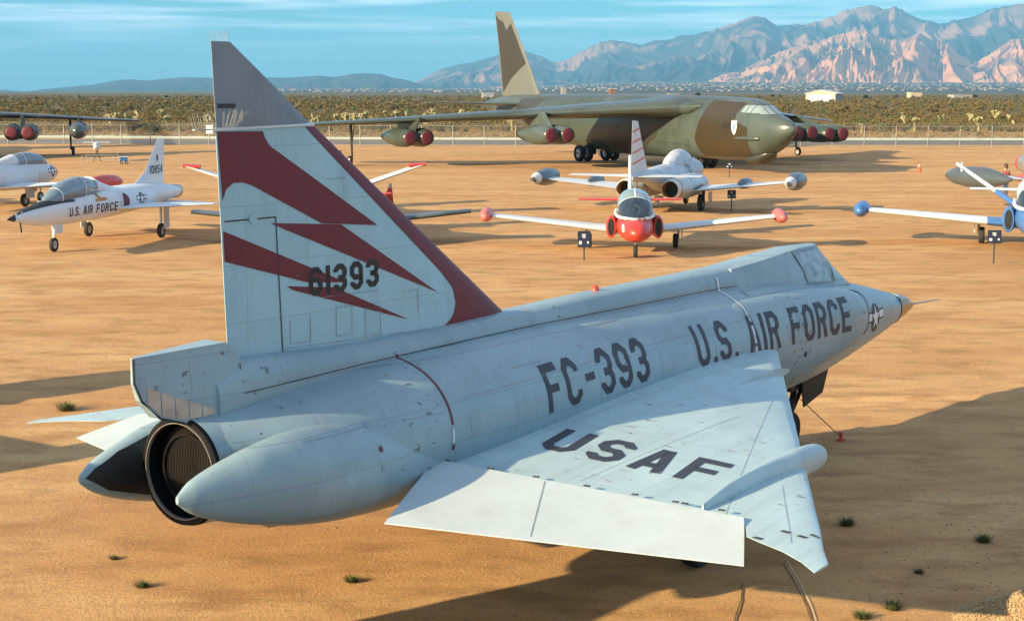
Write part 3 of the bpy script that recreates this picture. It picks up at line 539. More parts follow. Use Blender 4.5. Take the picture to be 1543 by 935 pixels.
# ------------------------------------------------------------------ the delta winged fighter in front
ff = thing('delta_wing_jet_fighter', 'large pale grey delta wing jet fighter with maroon striped fin in the foreground', 'jet fighter', (-3.272, 15.750, 0), R(54.008))
SB = lambda a, z: (a, -4.0, z)                    # ray start for the starboard side, rays go +y
TOP = lambda a, b_: (a, -b_, 6.0)                # from above; b_ is starboard
FT = [(0.0, 2.74, 1.68, .53), (.5, 2.80, 1.62, .68), (1.2, 2.87, 1.50, .90), (2.5, 2.97, 1.36, 1.07), (4, 3.03, 1.27, 1.09), (6, 3.04, 1.2, 1.02), (8, 3.04, 1.15, .97), (10, 3.04, 1.1, .97), (11.5, 3.02, 1.1, .98), (12.6, 2.97, 1.12, .97), (13.6, 2.88, 1.17, .86), (14.4, 2.80, 1.24, .76), (15.3, 2.66, 1.34, .63), (16.4, 2.46, 1.48, .48), (17.5, 2.225, 1.645, .30)]
body = fus(FT, 90, 56, 2.15, cap=False); fo = part('fuselage', body, 'hull', ff)
rad = fus([(17.5, 2.225, 1.645, .30), (18.0, 2.115, 1.715, .21), (18.45, 2.0, 1.79, .11), (18.78, 1.90, 1.86, .02)], 20, 40, 2.1)
ro = part('radome', rad, 'brass', ff, label='shiny brown radome tip'); part('radome_cap', fus([(17.46, 2.245, 1.96, .305), (17.8, 2.19, 1.97, .24), (18.05, 2.125, 1.98, .19), (18.2, 2.09, 1.99, .15)], 14, 32), 'hull', ro)
part('radome_ring', fus([(17.44, 2.25, 1.62, .315), (17.50, 2.24, 1.632, .31)], 4, 40, 2.1), 'seamd', ro)
part('pitot_boom', tube([(18.7, 0, 1.885), (20.1, 0, 1.83)], .018, 8, r2=.010), mat('boom_stripes', (0.25, 0.26, 0.45), .4, .3, 9), ff)
# intake trunks at the cockpit sides
inl = []
for s in (-1, 1):
    tr = fus([(14.55, 2.60, 1.80, .38, s * .56), (14.2, 2.68, 1.66, .42, s * .57), (13.4, 2.78, 1.50, .46, s * .55), (12.2, 2.86, 1.36, .46, s * .53), (10.6, 2.88, 1.32, .44, s * .50), (8.5, 2.7, 1.5, .2, s * .4)], 36, 40, 2.2, cap=False); inl.append(tr)
    it = part('intake_trunk', tr, 'hull', ff)
    part('intake_lip', fus([(14.53, 2.625, 1.775, .40, s * .565), (14.60, 2.59, 1.81, .375, s * .56)], 4, 40, 2.2, cap=False), 'seamd', it)
    part('intake_throat', fus([(14.5, 2.57, 1.83, .35, s * .56), (14.1, 2.5, 1.9, .3, s * .56)], 4, 32, 2.2), 'black', it)
# tail side bulges
bul = []
for s in (-1, 1):
    bt = fus([(-.74, 2.20, 2.12, .02, s * .70), (-.58, 2.31, 2.00, .09, s * .705), (-.22, 2.43, 1.85, .17, s * .73), (.25, 2.54, 1.72, .24, s * .78), (.7, 2.58, 1.62, .33, s * .78), (1.4, 2.56, 1.52, .40, s * .74), (2.4, 2.44, 1.46, .42, s * .655), (3.6, 2.25, 1.5, .34, s * .58), (5.0, 2.1, 1.6, .20, s * .5)], 60, 44, 2.0); bul.append(bt)
    bo = part('tail_bulge', bt, 'hull', ff)
    part('heat_shield', wrap([[(-.70, 2.17), (-.45, 2.01), (.05, 1.86), (.35, 1.84), (.35, 2.50), (.1, 2.46), (-.3, 2.37), (-.6, 2.25)]], bvh(bt), lambda a, z: (a, 0.0, z), (0, s, 0), .006, .1), 'black', bo)
skin = bvh(body, *inl, *bul)
# exhaust
eo = part('exhaust_nozzle', lathe([(.5, .47), (.10, .475), (-.06, .50), (-.06, .545), (.05, .56), (.30, .555)], 48, 'x', (0, 0, 2.21), cap=False), 'char', ff)
part('nozzle_rim', lathe([(-.04, .478), (-.075, .484), (-.075, .490), (-.04, .496)], 48, 'x', (0, 0, 2.21), cap=False), 'bare', eo)
part('inner_ring', lathe([(.085, .345), (.06, .35), (.06, .358), (.085, .364)], 40, 'x', (0, .02, 2.20), cap=False), 'soot', eo)
part('backing_plate', lathe([(.14, .468), (.16, .468)], 40, 'x', (0, 0, 2.21)), 'black', eo)
g_ = []                                             # the screen across the pipe
for k in range(-19, 20):
    yk = k * .0235; hk = math.sqrt(max(.45 ** 2 - yk * yk, 0)); g_ += [box((.10, yk, 2.21), (.006, .007, 2 * hk)), box((.106, 0, 2.21 + yk), (.006, 2 * hk, .007))]
part('exhaust_screen', join(*g_), 'soot', eo, smooth=False, kind='stuff')
part('tail_fairing', fus([(-.02, 2.76, 1.655, .555), (.35, 2.79, 1.63, .60), (.36, 2.80, 1.62, .61)], 6, 48, 2.1, cap=False), 'hull', ff)
# dorsal spine
spn = fus([(.30, 3.10, 2.6, .22), (.64, 3.25, 2.6, .26), (2.5, 3.20, 2.6, .27), (5.36, 3.225, 2.6, .28), (7.5, 3.27, 2.6, .29), (9.5, 3.29, 2.6, .30), (11.1, 3.305, 2.6, .32), (11.9, 3.30, 2.6, .33)], 50, 36, 3.0)
so = part('dorsal_spine', spn, 'hull', ff)
part('warning_light', join(lathe([(3.26, .055), (3.31, .05), (3.34, .025), (3.345, .0)], 14, 'z', (7.5, 0, 0))), 'red', so)
# canopy and windscreen: a sharp wedge
def sec(x, zb, wb, zt, wt): return [(x, -wb, zb), (x, -wb * .72 - wt * .28, zb * .5 + zt * .5), (x, -wt, zt - .02), (x, -wt * .4, zt), (x, wt * .4, zt), (x, wt, zt - .02), (x, wb * .72 + wt * .28, zb * .5 + zt * .5), (x, wb, zb)]
cv = rings([sec(10.9, 2.80, .34, 3.29, .25), sec(11.6, 2.78, .39, 3.325, .26), sec(12.4, 2.75, .43, 3.375, .25), sec(13.3, 2.72, .45, 3.425, .20), sec(14.18, 2.68, .45, 3.41, .10)]); co = part('canopy', cv, 'hull', ff, ang=25)
wv = rings([sec(14.18, 2.66, .45, 3.41, .10), sec(14.6, 2.64, .40, 3.13, .075), sec(15.05, 2.62, .33, 2.84, .05), sec(15.32, 2.62, .25, 2.67, .04)]); wo = part('windscreen', wv, 'hull', ff, ang=25)
ctree = bvh(cv, wv)
part('side_window', wrap([[(13.22, 2.86), (13.02, 3.34), (13.95, 3.33), (14.12, 2.80)]], ctree, SB, (0, 1, 0), .008, .1), 'cover', co)
part('side_window', wrap([[(13.22, 2.86), (13.02, 3.34), (13.95, 3.33), (14.12, 2.80)]], ctree, lambda a, z: (a, 4, z), (0, -1, 0), .008, .1), 'cover', co)
part('front_pane', wrap([[(14.26, 2.80), (14.24, 3.31), (14.98, 2.82), (14.95, 2.76)]], ctree, SB, (0, 1, 0), .008, .1), 'cover', wo)
part('front_pane', wrap([[(14.26, 2.80), (14.24, 3.31), (14.98, 2.82), (14.95, 2.76)]], ctree, lambda a, z: (a, 4, z), (0, -1, 0), .008, .1), 'cover', wo)
for pl in ([(13.22, 2.84), (13.0, 3.37), (13.98, 3.36), (14.15, 2.78), (13.22, 2.84)], [(14.2, 3.42), (14.19, 2.72)], [(12.75, 2.79), (14.2, 2.70), (15.3, 2.63)]): part('frame_seam', wrap(ribbon(pl, .022), ctree, SB, (0, 1, 0), .012, .1), 'seam', co)
# fin
TEb, TEt = (.63, 0, 3.0), (.50, 0, 6.45)
lerp = lambda p, q, t_: tuple(p[i] + (q[i] - p[i]) * t_ for i in range(3))
LEf = lambda z: 1.92 + (5.62 - z) * (5.36 - 1.92) / (5.62 - 3.22); TEf = lambda z: .50 + (6.45 - z) * .04
fv = wing([((LEf(z), 0, z), (TEf(z), 0, z), .042) for z in (3.0, 3.6, 4.3, 5.0, 5.60)], (0, 1, 0)); fin = part('fin', fv, 'finw', ff)
cpv = wing([((LEf(5.62) - .0, 0, 5.61), (.545, 0, 5.585), .043), ((1.35, 0, 6.03), (.52, 0, 6.03), .04), ((.76, 0, 6.45), (.50, 0, 6.45), .05)], (0, 1, 0)); cap = part('fin_cap', cpv, 'fincap', ff, label='dark grey upper part of the fin')
part('cap_ledge', wing([((1.98, 0, 5.60), (.50, 0, 5.565), .075), ((1.96, 0, 5.625), (.50, 0, 5.59), .075)], (0, 1, 0)), 'offwhite', cap)
ftree = bvh(fv); ctree2 = bvh(cpv)
ST = {'stripe': [[(0.55, 5.56), (1.17, 5.55), (1.19, 5.49), (1.26, 5.40), (1.42, 5.31), (2.91, 4.47), (2.0, 4.55), (1.01, 5.0), (.88, 5.04), (.75, 5.04), (.65, 4.98), (.60, 4.87)]],
      'bolt': [[(1.25, 4.60), (2.30, 4.52), (3.95, 3.61), (1.40, 4.54)]], 'lower_stripe': [[(.60, 4.56), (2.36, 3.88), (1.78, 3.93), (.61, 4.25)]], 'lower_bolt': [[(1.46, 3.92), (2.18, 3.84), (3.40, 3.35), (1.55, 3.87)]],
      }
zz_ = np.concatenate([np.linspace(3.06, 3.9, 16), np.linspace(4.0, 5.585, 14)]); Rg = []      # band wrapped round the leading edge
for z in zz_:
    xl = float(np.interp(z, [3.06, 3.10, 3.17, 3.23, 3.30, 3.45, 3.64, 3.86, 5.58], [3.80, 3.86, 3.98, 4.12, 4.24, 4.30, 4.25, 4.02, 1.80])); ch = LEf(z) - TEf(z); fr = (LEf(z) - xl) / ch
    th_ = lambda x: 5 * .042 * (.2969 * math.sqrt(x) - .126 * x - .3516 * x * x + .2843 * x ** 3 - .1036 * x ** 4) * ch + .003 * x + .004
    us = [fr * (1 - k / 9) ** 1.6 for k in range(10)]; Rg.append([(LEf(z) - u * ch + (.004 if u == 0 else 0), -th_(u), z) for u in us] + [(LEf(z) - u * ch, th_(u), z) for u in us[-2::-1]])
part('leading_edge_band', rings(Rg, cap=False, closed=False), 'maroon', fin)
for nm, pl in ST.items():
    for sd_, d_ in ((SB, (0, 1, 0)), (lambda a, z: (a, 4, z), (0, -1, 0))): part(nm, wrap(pl, ftree, sd_, d_, .006, .09), 'maroon', fin)
text_on('61393', ftree, (1.79, 3.775), (2.90, 3.79), .31, SB, (0, 1, 0), 'black', fin, .62, .19, .17, .008)
for pl, wd in (([(.62, 4.655), (1.32, 4.66), (1.385, 3.215), (.66, 3.245)], .014),): part('rudder_seam', wrap(ribbon(pl, wd), ftree, SB, (0, 1, 0), .008, .2), 'seamd', fin)
for pl in ([(2.0, 3.75), (2.9, 3.74)], [(2.2, 3.62), (2.45, 3.62), (2.45, 3.30), (2.2, 3.30), (2.2, 3.62)], [(2.66, 3.55), (2.92, 3.56), (2.92, 3.25), (2.66, 3.25), (2.66, 3.55)], [(3.3, 3.68), (3.58, 3.68), (3.58, 3.40)], [(1.5, 3.55), (1.5, 3.3), (1.8, 3.3), (1.8, 3.55)], [(1.4, 3.26), (4.0, 3.19)], [(2.1, 5.02), (2.4, 5.02)], [(1.6, 4.02), (1.78, 4.02)]): part('panel_seam', wrap(ribbon(pl, .008), ftree, SB, (0, 1, 0), .006, .2), 'seam', fin)
part('cap_mark', wrap([[(.56, 5.79), (.80, 5.79), (.80, 5.835), (.56, 5.835)]], ctree2, SB, (0, 1, 0), .006), 'seamd', cap)
part('actuator_disc', lathe([(-.035, .055), (.035, .055)], 16, 'y', (1.0, 0, 4.66)), 'finw', fin)
def spikes(x0, x1, z0, dz, y, n, lean, ln):
    q = random.Random(4); vf = []
    for k in range(n):
        x = x0 + (x1 - x0) * k / (n - 1); z = z0 + dz * k / (n - 1); vf.append(tube([(x, y, z), (x + q.uniform(-.03, .03), y + lean * q.uniform(.6, 1.3), z + ln * q.uniform(.8, 1.1))], .0012, 4))
    return join(*vf)
M['spike'] = mat('plastic_spike', (0.34, 0.35, 0.33), .4, .1, 5)
part('bird_spikes', spikes(.50, .76, 6.45, 0, 0, 17, .03, .11), 'spike', cap, kind='stuff'); part('bird_spikes', spikes(.56, 1.25, 5.60, .01, -.075, 42, -.05, .17), 'spike', cap, kind='stuff'); part('bird_spikes', spikes(.28, .62, 5.585, .0, .05, 18, .06, .15), 'spike', cap, kind='stuff'); part('spike_base', box((.45, .03, 5.58), (.36, .05, .012)), 'spike', cap, smooth=False)
# speed brake housing under the fin
hb = rings([[(x, -yw, z) for x, z in ((0, 0),)] and [(xx, yw_, zz) for xx, yw_, zz in rr] for yw, rr in ()] or [[(.64, -.22, 2.74), (.64, -.20, 3.24), (.64, .20, 3.24), (.64, .22, 2.74)], [(.46, -.21, 2.74), (.46, -.15, 3.46), (.46, .15, 3.46), (.46, .21, 2.74)], [(-.1, -.13, 2.72), (-.1, -.09, 3.445), (-.1, .09, 3.445), (-.1, .13, 2.72)], [(-.36, -.085, 2.80), (-.36, -.06, 3.435), (-.36, .06, 3.435), (-.36, .085, 2.80)], [(-.56, -.045, 3.0), (-.56, -.035, 3.43), (-.56, .035, 3.43), (-.56, .045, 3.0)], [(-.63, -.025, 3.18), (-.63, -.02, 3.425), (-.63, .02, 3.425), (-.63, .025, 3.18)]])
ho_ = part('speed_brake', hb, 'hull', ff, smooth=False); htree = bvh(hb)
part('rear_edge', tube([(-.10, -.128, 2.72), (-.36, -.083, 2.80), (-.56, -.043, 3.0), (-.63, -.024, 3.18), (-.632, -.02, 3.42)], .014, 6), 'seamd', ho_)
for k in range(6):
    a0, a1 = -.50 + k * .155, -.50 + (k + 1) * .155 - .012; tp = lambda a: 3.12 - (a + .5) * .40; bt_ = lambda a: float(np.interp(a, [-.56, -.36, -.1, .46], [3.03, 2.83, 2.75, 2.77]))
    if tp(a1) > bt_(a1): part('heat_panel', wrap([[(a0, bt_(a0)), (a1, bt_(a1)), (a1, tp(a1)), (a0, tp(a0))]], htree, SB, (0, 1, 0), .007, .1), 'bare', ho_)
part('hinge_seam', wrap(ribbon([(.60, 3.3), (.60, 2.76)], .012), htree, SB, (0, 1, 0), .01), 'seamd', ho_)
# wings
LEp = [(1.05, 10.94, 2.05), (2.47, 8.44, 1.91), (3.6, 6.45, 1.80), (4.9, 4.16, 1.67), (5.72, 2.72, 1.59)]
hng = lambda b_: 2.76 + (b_ - .92) * .14 + .10; czt = lambda b_: 1.89 - .05 * b_
ws = [((10.94 + (1.05 - .3) * 1.76, -.3, 2.10), (2.6, -.3, 1.87), .036)]
for b_, a, c in LEp[:-1]: ws.append(((a, -b_, c), (hng(b_) if b_ < 4.5 else 3.25, -b_, czt(b_)), .036 if b_ < 4 else .045))
for b_, te_ in ((4.47, 3.37), (4.60, 3.20), (4.74, 2.95)): ws.insert(-1, ((4.16 + (4.9 - b_) * 1.76, -b_, 1.67 + (4.9 - b_) * .1), (te_, -b_, czt(b_) - .01), .045))
ws.append(((2.72, -5.72, 1.59), (2.42, -5.72, 1.58), .07)); ws[-2] = (ws[-2][0], (2.88, -4.9, 1.635), .05)
ws.insert(-1, ((3.6, -5.22, 1.64), (2.76, -5.22, 1.62), .05)); ws.insert(-1, ((3.08, -5.5, 1.61), (2.60, -5.5, 1.60), .055))
wv_ = wing(ws); elv_ = []
for s in (1, -1):
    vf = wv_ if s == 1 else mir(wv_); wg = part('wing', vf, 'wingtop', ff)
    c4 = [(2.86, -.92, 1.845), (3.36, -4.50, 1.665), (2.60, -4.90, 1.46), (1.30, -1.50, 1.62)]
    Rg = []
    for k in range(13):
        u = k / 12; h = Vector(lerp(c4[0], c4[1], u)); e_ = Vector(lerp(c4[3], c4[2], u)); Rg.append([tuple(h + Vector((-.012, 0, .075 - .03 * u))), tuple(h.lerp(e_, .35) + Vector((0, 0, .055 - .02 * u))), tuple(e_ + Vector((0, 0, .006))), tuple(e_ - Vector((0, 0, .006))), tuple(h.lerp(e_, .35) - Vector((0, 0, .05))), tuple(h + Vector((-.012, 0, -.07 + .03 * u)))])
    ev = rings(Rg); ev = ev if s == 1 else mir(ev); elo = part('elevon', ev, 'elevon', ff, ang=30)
    wt = bvh(vf); et = bvh(ev); TP = (lambda a, b_: (a, -b_, 6.0)) if s == 1 else (lambda a, b_: (a, b_, 6.0))
    part('elevon_seam', wrap(ribbon([(3.0, 2.30), (1.83, 2.93)], .007), et, TP, (0, 0, -1), .006), 'seamd', elo)
    part('hinge_line', wrap(ribbon([(2.90, .95), (3.40, 4.48)], .016), wt, TP, (0, 0, -1), .008), 'seamd', wg)
    for b_ in (1.05, 1.6, 2.15, 2.75, 3.3, 3.75, 3.85, 4.25): part('hinge_cover', xf(box((0, 0, 0), (.035, .07, .012)), Matrix.Translation((2.875 + (b_ - .92) * .14, -s * b_, czt(b_) + .072)) @ Matrix.Rotation(.1, 4, 'Z')), 'seamd', wg, smooth=False)
    # bullet nosed fairing and small fence on the upper wing
    bf = fus([(6.20, 1.82, 1.74, .02, 0), (6.13, 1.885, 1.67, .09, 0), (5.95, 1.94, 1.62, .13, 0), (5.5, 1.965, 1.60, .13, 0), (4.6, 1.935, 1.62, .06, 0), (3.9, 1.88, 1.64, .04, 0), (3.36, 1.77, 1.66, .012, 0)], 40, 28); bf = move(bf, (0, -4.02 * s, 0)); part('wing_bullet', bf, 'wingtop', wg)
    fc = [(9.72, 2.02), (9.74, 2.06), (9.45, 2.11), (8.6, 2.09), (7.4, 1.99), (7.4, 1.9), (9.3, 1.92)]; fm = xf(prism(fc, -.015, .015), Matrix.Translation((0, -1.82 * s, 0))); part('wing_fence', fm, 'wingtop', wg, smooth=False)
    if s == 1:
        polys, tot = text_polys('USAF', .66, .19, .22); p0 = Vector((4.08, 1.42)); p1 = Vector((4.12, 3.66)); ux = (p1 - p0) / tot; vx = Vector((.82, -.12))
        [part('letter', wrap(g1, wt, lambda x, y: TOP(*(p0 + ux * x + vx * y)), (0, 0, -1), .006), 'navy', wg, smooth=False) for g1 in polys]
    for pl in ([(9.6, 1.3), (4.5, 1.15)], [(6.8, 2.6), (3.4, 2.5)], [(7.9, 2.5), (3.3, 4.3)], [(4.6, 4.3), (3.0, 5.2)], [(5.2, 1.2), (5.4, 3.7)]): part('panel_seam', wrap(ribbon(pl, .007), wt, TP, (0, 0, -1), .004, .2), 'seam', wg)
    if s == 1:
        q = random.Random(2)
        for k in range(5): a, b_ = q.uniform(2.9, 3.4), q.uniform(4.75, 5.4); part('vent_mark', wrap([[(a, b_), (a + .05, b_ + .02), (a + .04, b_ + .12), (a - .01, b_ + .1)]], wt, TP, (0, 0, -1), .006), 'seamd', wg)
# lettering and lines on the fuselage
text_on('FC-393', skin, (4.86, 2.12), (7.36, 2.16), (-.0, .56), SB, (0, 1, 0), 'navy', fo, .60, .165, .19)
text_on('U.S. AIR FORCE', skin, (8.68, 2.14), (13.66, 2.06), (-.0, .56), SB, (0, 1, 0), 'navy', fo, .60, .165, .17)
roundel(skin, (15.62, 2.02), .25, SB, (0, 1, 0), fo)
for x_, z0, z1, wd, mm_ in ((2.98, 3.02, 2.30, .035, 'maroon'), (2.98, 2.26, 2.10, .03, 'white'), (2.98, 2.08, 2.02, .05, 'maroon'), (10.4, 3.2, 2.10, .05, 'white'), (10.44, 3.2, 2.10, .012, 'seam'), (10.36, 3.2, 2.10, .012, 'seam')):
    part('band', wrap(ribbon([(x_, z0), (x_ + .0, z1)], wd), bvh(body, spn, *inl, *bul), SB, (0, 1, 0), .006, .06), mm_, fo)
for pl in ([(4.2, 3.0), (4.2, 2.0)], [(6.1, 3.0), (6.1, 2.1)], [(7.7, 3.0), (7.7, 2.1)], [(9.2, 3.0), (9.2, 2.2)], [(11.8, 2.95), (11.8, 2.1)], [(1.7, 2.85), (1.7, 2.0)], [(3.2, 2.55), (10.3, 2.62)], [(12.2, 1.75), (14.3, 1.78)], [(4.4, 2.85), (4.4, 2.72), (5.0, 2.72), (5.0, 2.85)], [(5.4, 2.6), (5.4, 2.45), (5.75, 2.45)], [(6.6, 2.93), (7.3, 2.93), (7.3, 2.85)], [(8.3, 2.9), (9.0, 2.9)], [(.7, 2.5), (2.9, 2.45)], [(3.3, 2.4), (3.3, 2.1), (3.9, 2.1)]):
    part('panel_seam', wrap(ribbon(pl, .007), skin, SB, (0, 1, 0), .004, .15), 'seam', fo)
part('spine_seam', wrap(ribbon([(.6, 2.93), (2.5, 2.985), (5.4, 3.03), (10.4, 3.03), (12.6, 2.98)], .010), bvh(body, spn), SB, (0, 1, 0), .006, .15), 'seamd', fo)
for a, z, rr, mm_ in ((1.75, 2.25, .035, 'maroon'), (1.75, 2.06, .035, 'seam'), (10.9, 2.92, .04, 'seam'), (12.05, 1.88, .05, 'seamd'), (12.2, 1.9, .04, 'seam')): part('port_mark', wrap([[(a + rr * math.cos(k * .7854), z + rr * math.sin(k * .7854)) for k in range(8)]], skin, SB, (0, 1, 0), .006), mm_, fo)
part('tail_skid', prism([(1.0, 1.55), (1.5, 1.5), (1.35, 1.36), (1.12, 1.38)], -.05, .05), 'bare', ff, smooth=False)
# undercarriage
gear(ff, 13.5, 0, 1.25, .31, .18, 'soot', dx=.25); part('nose_gear_door', prism([(13.3, 1.2), (14.3, 1.28), (14.1, .90), (13.4, .75)], -.33, -.30), 'soot', ff, smooth=False)
part('nose_gear_bay', box((13.7, 0, 1.12), (1.3, .5, .16)), 'black', ff, smooth=False)
part('drag_brace', tube([(14.2, 0, 1.2), (13.55, 0, .55)], .04, 8), 'soot', ff)
for s in (-1, 1): gear(ff, 6.6, s * 2.15, 1.75, .40, .25, 'soot', door=(.1, s * .3, .9, .8, 'hull'))
def ffw(a, b_, z): th = R(54.008); return (-3.272 + a * math.cos(th) + b_ * math.sin(th), 15.75 + a * math.sin(th) - b_ * math.cos(th), z)
x, y = gpx(1267, 664); tc_ = thing('tie_down_cable', 'thin tie down cable running from the nose gear to a small red ground anchor', 'cable', (x, y, 0)); p_ = Vector(ffw(13.6, 0, .95)) - Vector((x, y, 0))
part('cable', tube([tuple(p_), (0, 0, .07)], .008, 5), 'seamd', tc_); part('anchor', join(lathe([(0, .07), (.05, .065), (.06, .03), (.13, .03), (.14, .05), (.17, .04)], 12, 'z')), 'red', tc_)
# ground cables lying below the wing tip
def gline(pts): return [(*gpx(*p), float(ground_z(*[np.array(v) for v in gpx(*p)])) + .012) for p in pts]
for nm, lb, pts, mm_, r_ in (('ground_cable', 'black cable on the sand below the wing tip, paired with a pale one', [(1180, 848), (1200, 880), (1216, 915), (1228, 955), (1240, 1000)], 'black', .005), ('ground_cable', 'pale cable lying just right of the black one below the wing tip', [(1187, 846), (1206, 878), (1222, 913), (1235, 952), (1247, 1000)], 'white', .003), ('ground_cable', 'single thin dark cable on the sand left of the cable pair', [(1119, 880), (1117, 905), (1110, 925), (1104, 945), (1100, 985)], 'black', .006)):
    tag(part(nm, tube(gline(pts), r_, 6), mm_), lb, 'cable')
# ------------------------------------------------------------------ the heavy bombers
S_SB = lambda a, z: (a, -9.0, z)
def bomber(name, label, loc, rz, P, full=True):
    o = thing(name, label, 'bomber', loc, rz, 'eight engined bombers')
    tab = [(20.45, 3.36, 3.20, .06), (20.2, 3.66, 2.85, .34), (19.4, 4.00, 2.20, .76), (18.2, 4.36, 1.62, 1.12), (16.9, 5.08, 1.15, 1.38), (15.4, 5.40, .95, 1.50), (12, 5.55, .86, 1.53), (0, 5.68, .76, 1.53), (-9, 5.68, 1.10, 1.52), (-15, 5.66, 1.75, 1.48), (-22, 5.62, 3.1, 1.22), (-27, 5.2, 4.0, .80), (-28.4, 5.0, 4.3, .6)]
    bd = fus(tab, 70, 44, 2.5); fo = part('fuselage', bd, P['body'], o); tr = bvh(bd)
    part('tail_turret', fus([(-29.0, 4.85, 4.45, .2), (-28.3, 4.95, 4.35, .5)], 6, 20), P['dark'], o)
    # flat canopy: window panes in a frame
    for s in (1, -1):
        dr = (0, 1, 0) if s == 1 else (0, -1, 0); og = S_SB if s == 1 else (lambda a, z: (a, 9.0, z))
        for pl in ([(15.75, 4.42), (15.95, 4.90), (16.35, 4.93), (16.2, 4.40)], [(16.28, 4.40), (16.43, 4.93), (16.85, 4.92), (16.75, 4.38)], [(16.83, 4.38), (16.93, 4.92), (17.30, 4.86), (17.45, 4.36)]): part('window_pane', wrap([pl], tr, og, dr, .02, .15), 'glass2', fo)
    for y0, y1 in ((.06, .52), (.58, .95), (-.52, -.06), (-.95, -.58)): part('windscreen_pane', wrap([[(y0, 4.30), (y1, 4.28), (y1 * .92, 4.92 - .12 * abs(y1)), (y0 * .92, 4.92 - .12 * abs(y0))]], tr, lambda y, z: (24, y, z), (-1, 0, 0), .02, .15), 'glass2', fo)
    part('chin_blister', fus([(18.1, 1.75, 1.45, .15), (17.6, 1.75, 1.02, .6), (16.9, 1.6, .66, .85), (16.0, 1.5, .60, .9), (15.3, 1.3, .85, .6), (15.0, 1.2, .95, .3)], 16, 24), P['dark'], o)
    for s in (-1, 1): part('side_blister', fus([(17.9, 2.62, 2.50, .05, s * 1.22), (17.6, 2.72, 2.42, .16, s * 1.30), (16.4, 2.72, 2.42, .2, s * 1.42), (15.2, 2.6, 2.5, .05, s * 1.5)], 12, 16), P['body'], fo)
    fv = wing([((-17.8, 0, 5.5), (-25.5, 0, 5.5), .07), ((-21.0, 0, 9.7), (-26.2, 0, 9.7), .065), ((-23.9, 0, 13.25), (-27.0, 0, 13.5), .06)], (0, 1, 0)); fi = part('fin', fv, P['fin'], o); ft = bvh(fv)
    if P.get('camo'):
        part('camo_patch', wrap([[(-26.9, 13.2), (-26.2, 10.8), (-25.75, 8.5), (-25.2, 5.8), (-23.5, 7.0), (-20.4, 8.45), (-23.5, 12.2), (-24.4, 11.6), (-25.1, 12.4), (-26.1, 12.7)]], ft, S_SB, (0, 1, 0), .01, .5), 'brown', fi)
        part('camo_patch', wrap([[(11.7, 5.30), (15.9, 5.10), (15.31, 4.36), (15.16, 3.8), (16.63, 3.36), (16.77, 1.6), (16.7, 1.18), (10.41, 1.1), (9.93, 2.45), (10.52, 3.62), (11.1, 4.4)]], tr, S_SB, (0, 1, 0), .010, .35), 'brown', fo)
        part('camo_patch', wrap([[(-1.57, 3.42), (2.5, 4.9), (7.1, 4.16), (6.65, 3.66), (4.79, 2.82), (4.33, 2.3), (3.08, 1.76), (2.11, 1.1), (-3.53, 1.2), (-2.81, 2.65)]], tr, S_SB, (0, 1, 0), .010, .35), 'camod', fo)
        part('camo_patch', wrap([[(-19.3, 5.3), (-14.7, 5.3), (-16, 4.6), (-18, 3.6), (-20.5, 4.2)]], tr, S_SB, (0, 1, 0), .010, .35), 'camod', fo)
        text_on('065', tr, (13.72, 3.22), (14.72, 3.24), .42, S_SB, (0, 1, 0), 'black', fo, .6, .2, .2, .02)
        shp = lambda s_: [[(15.16 + s_ * x, 3.35 + s_ * z) for x, z in ((-.34, .42), (-.17, .5), (0, .42), (.17, .5), (.34, .42), (.32, -.1), (.18, -.42), (0, -.58), (-.18, -.42), (-.32, -.1))]]
        part('unit_shield', wrap(shp(1.0), tr, S_SB, (0, 1, 0), .022, .2), 'white', fo); part('shield_emblem', wrap([[(15.0, 3.12), (15.1, 3.1), (15.22, 3.3), (15.34, 3.52), (15.24, 3.6), (15.08, 3.38)]], tr, S_SB, (0, 1, 0), .03, .2), 'blue', fo)
        q = random.Random(5)
        for k in range(9): a, z = q.uniform(8.5, 16), q.uniform(1.3, 3.0); part('access_panel', wrap(ribbon([(a, z), (a + .35, z), (a + .35, z + .22), (a, z + .22), (a, z)], .03), tr, S_SB, (0, 1, 0), .02, .2), 'camod', fo)
        part('belly_seam', wrap(ribbon([(-6, 2.3), (9, 1.9)], .025), tr, S_SB, (0, 1, 0), .02, .4), 'camod', fo)
    for s in (1, -1):
        tp = wing([((-19.3, -.6, 4.75), (-24.0, -.6, 4.7), .08), ((-24.3, -7.9, 4.9), (-26.4, -7.9, 4.88), .07)]); part('tailplane', tp if s == 1 else mir(tp), P['top'], o)
        st = [((9.4, -1.0, 4.75), (-3.2, -1.0, 4.55), .13), ((7.5, -3.2, 4.65), (-4.0, -3.2, 4.45), .12), ((2.0, -10.4, 4.20), (-6.6, -10.4, 4.05), .10), ((-3.8, -18.3, 3.72), (-9.8, -18.3, 3.62), .09), ((-11.2, -28.2, 3.10), (-14.6, -28.2, 3.05), .08)]
        wv = wing(st); wg = part('wing', wv if s == 1 else mir(wv), P['top'], o)
        fr = fus([(10.5, 5.0, 4.7, .1, -1.2), (9, 5.15, 4.2, .7, -1.25), (3, 5.2, 4.1, .9, -1.2), (-4, 5.1, 4.3, .5, -1.2)], 16, 24); part('wing_root_fairing', fr if s == 1 else mir(fr), P['body'], o)
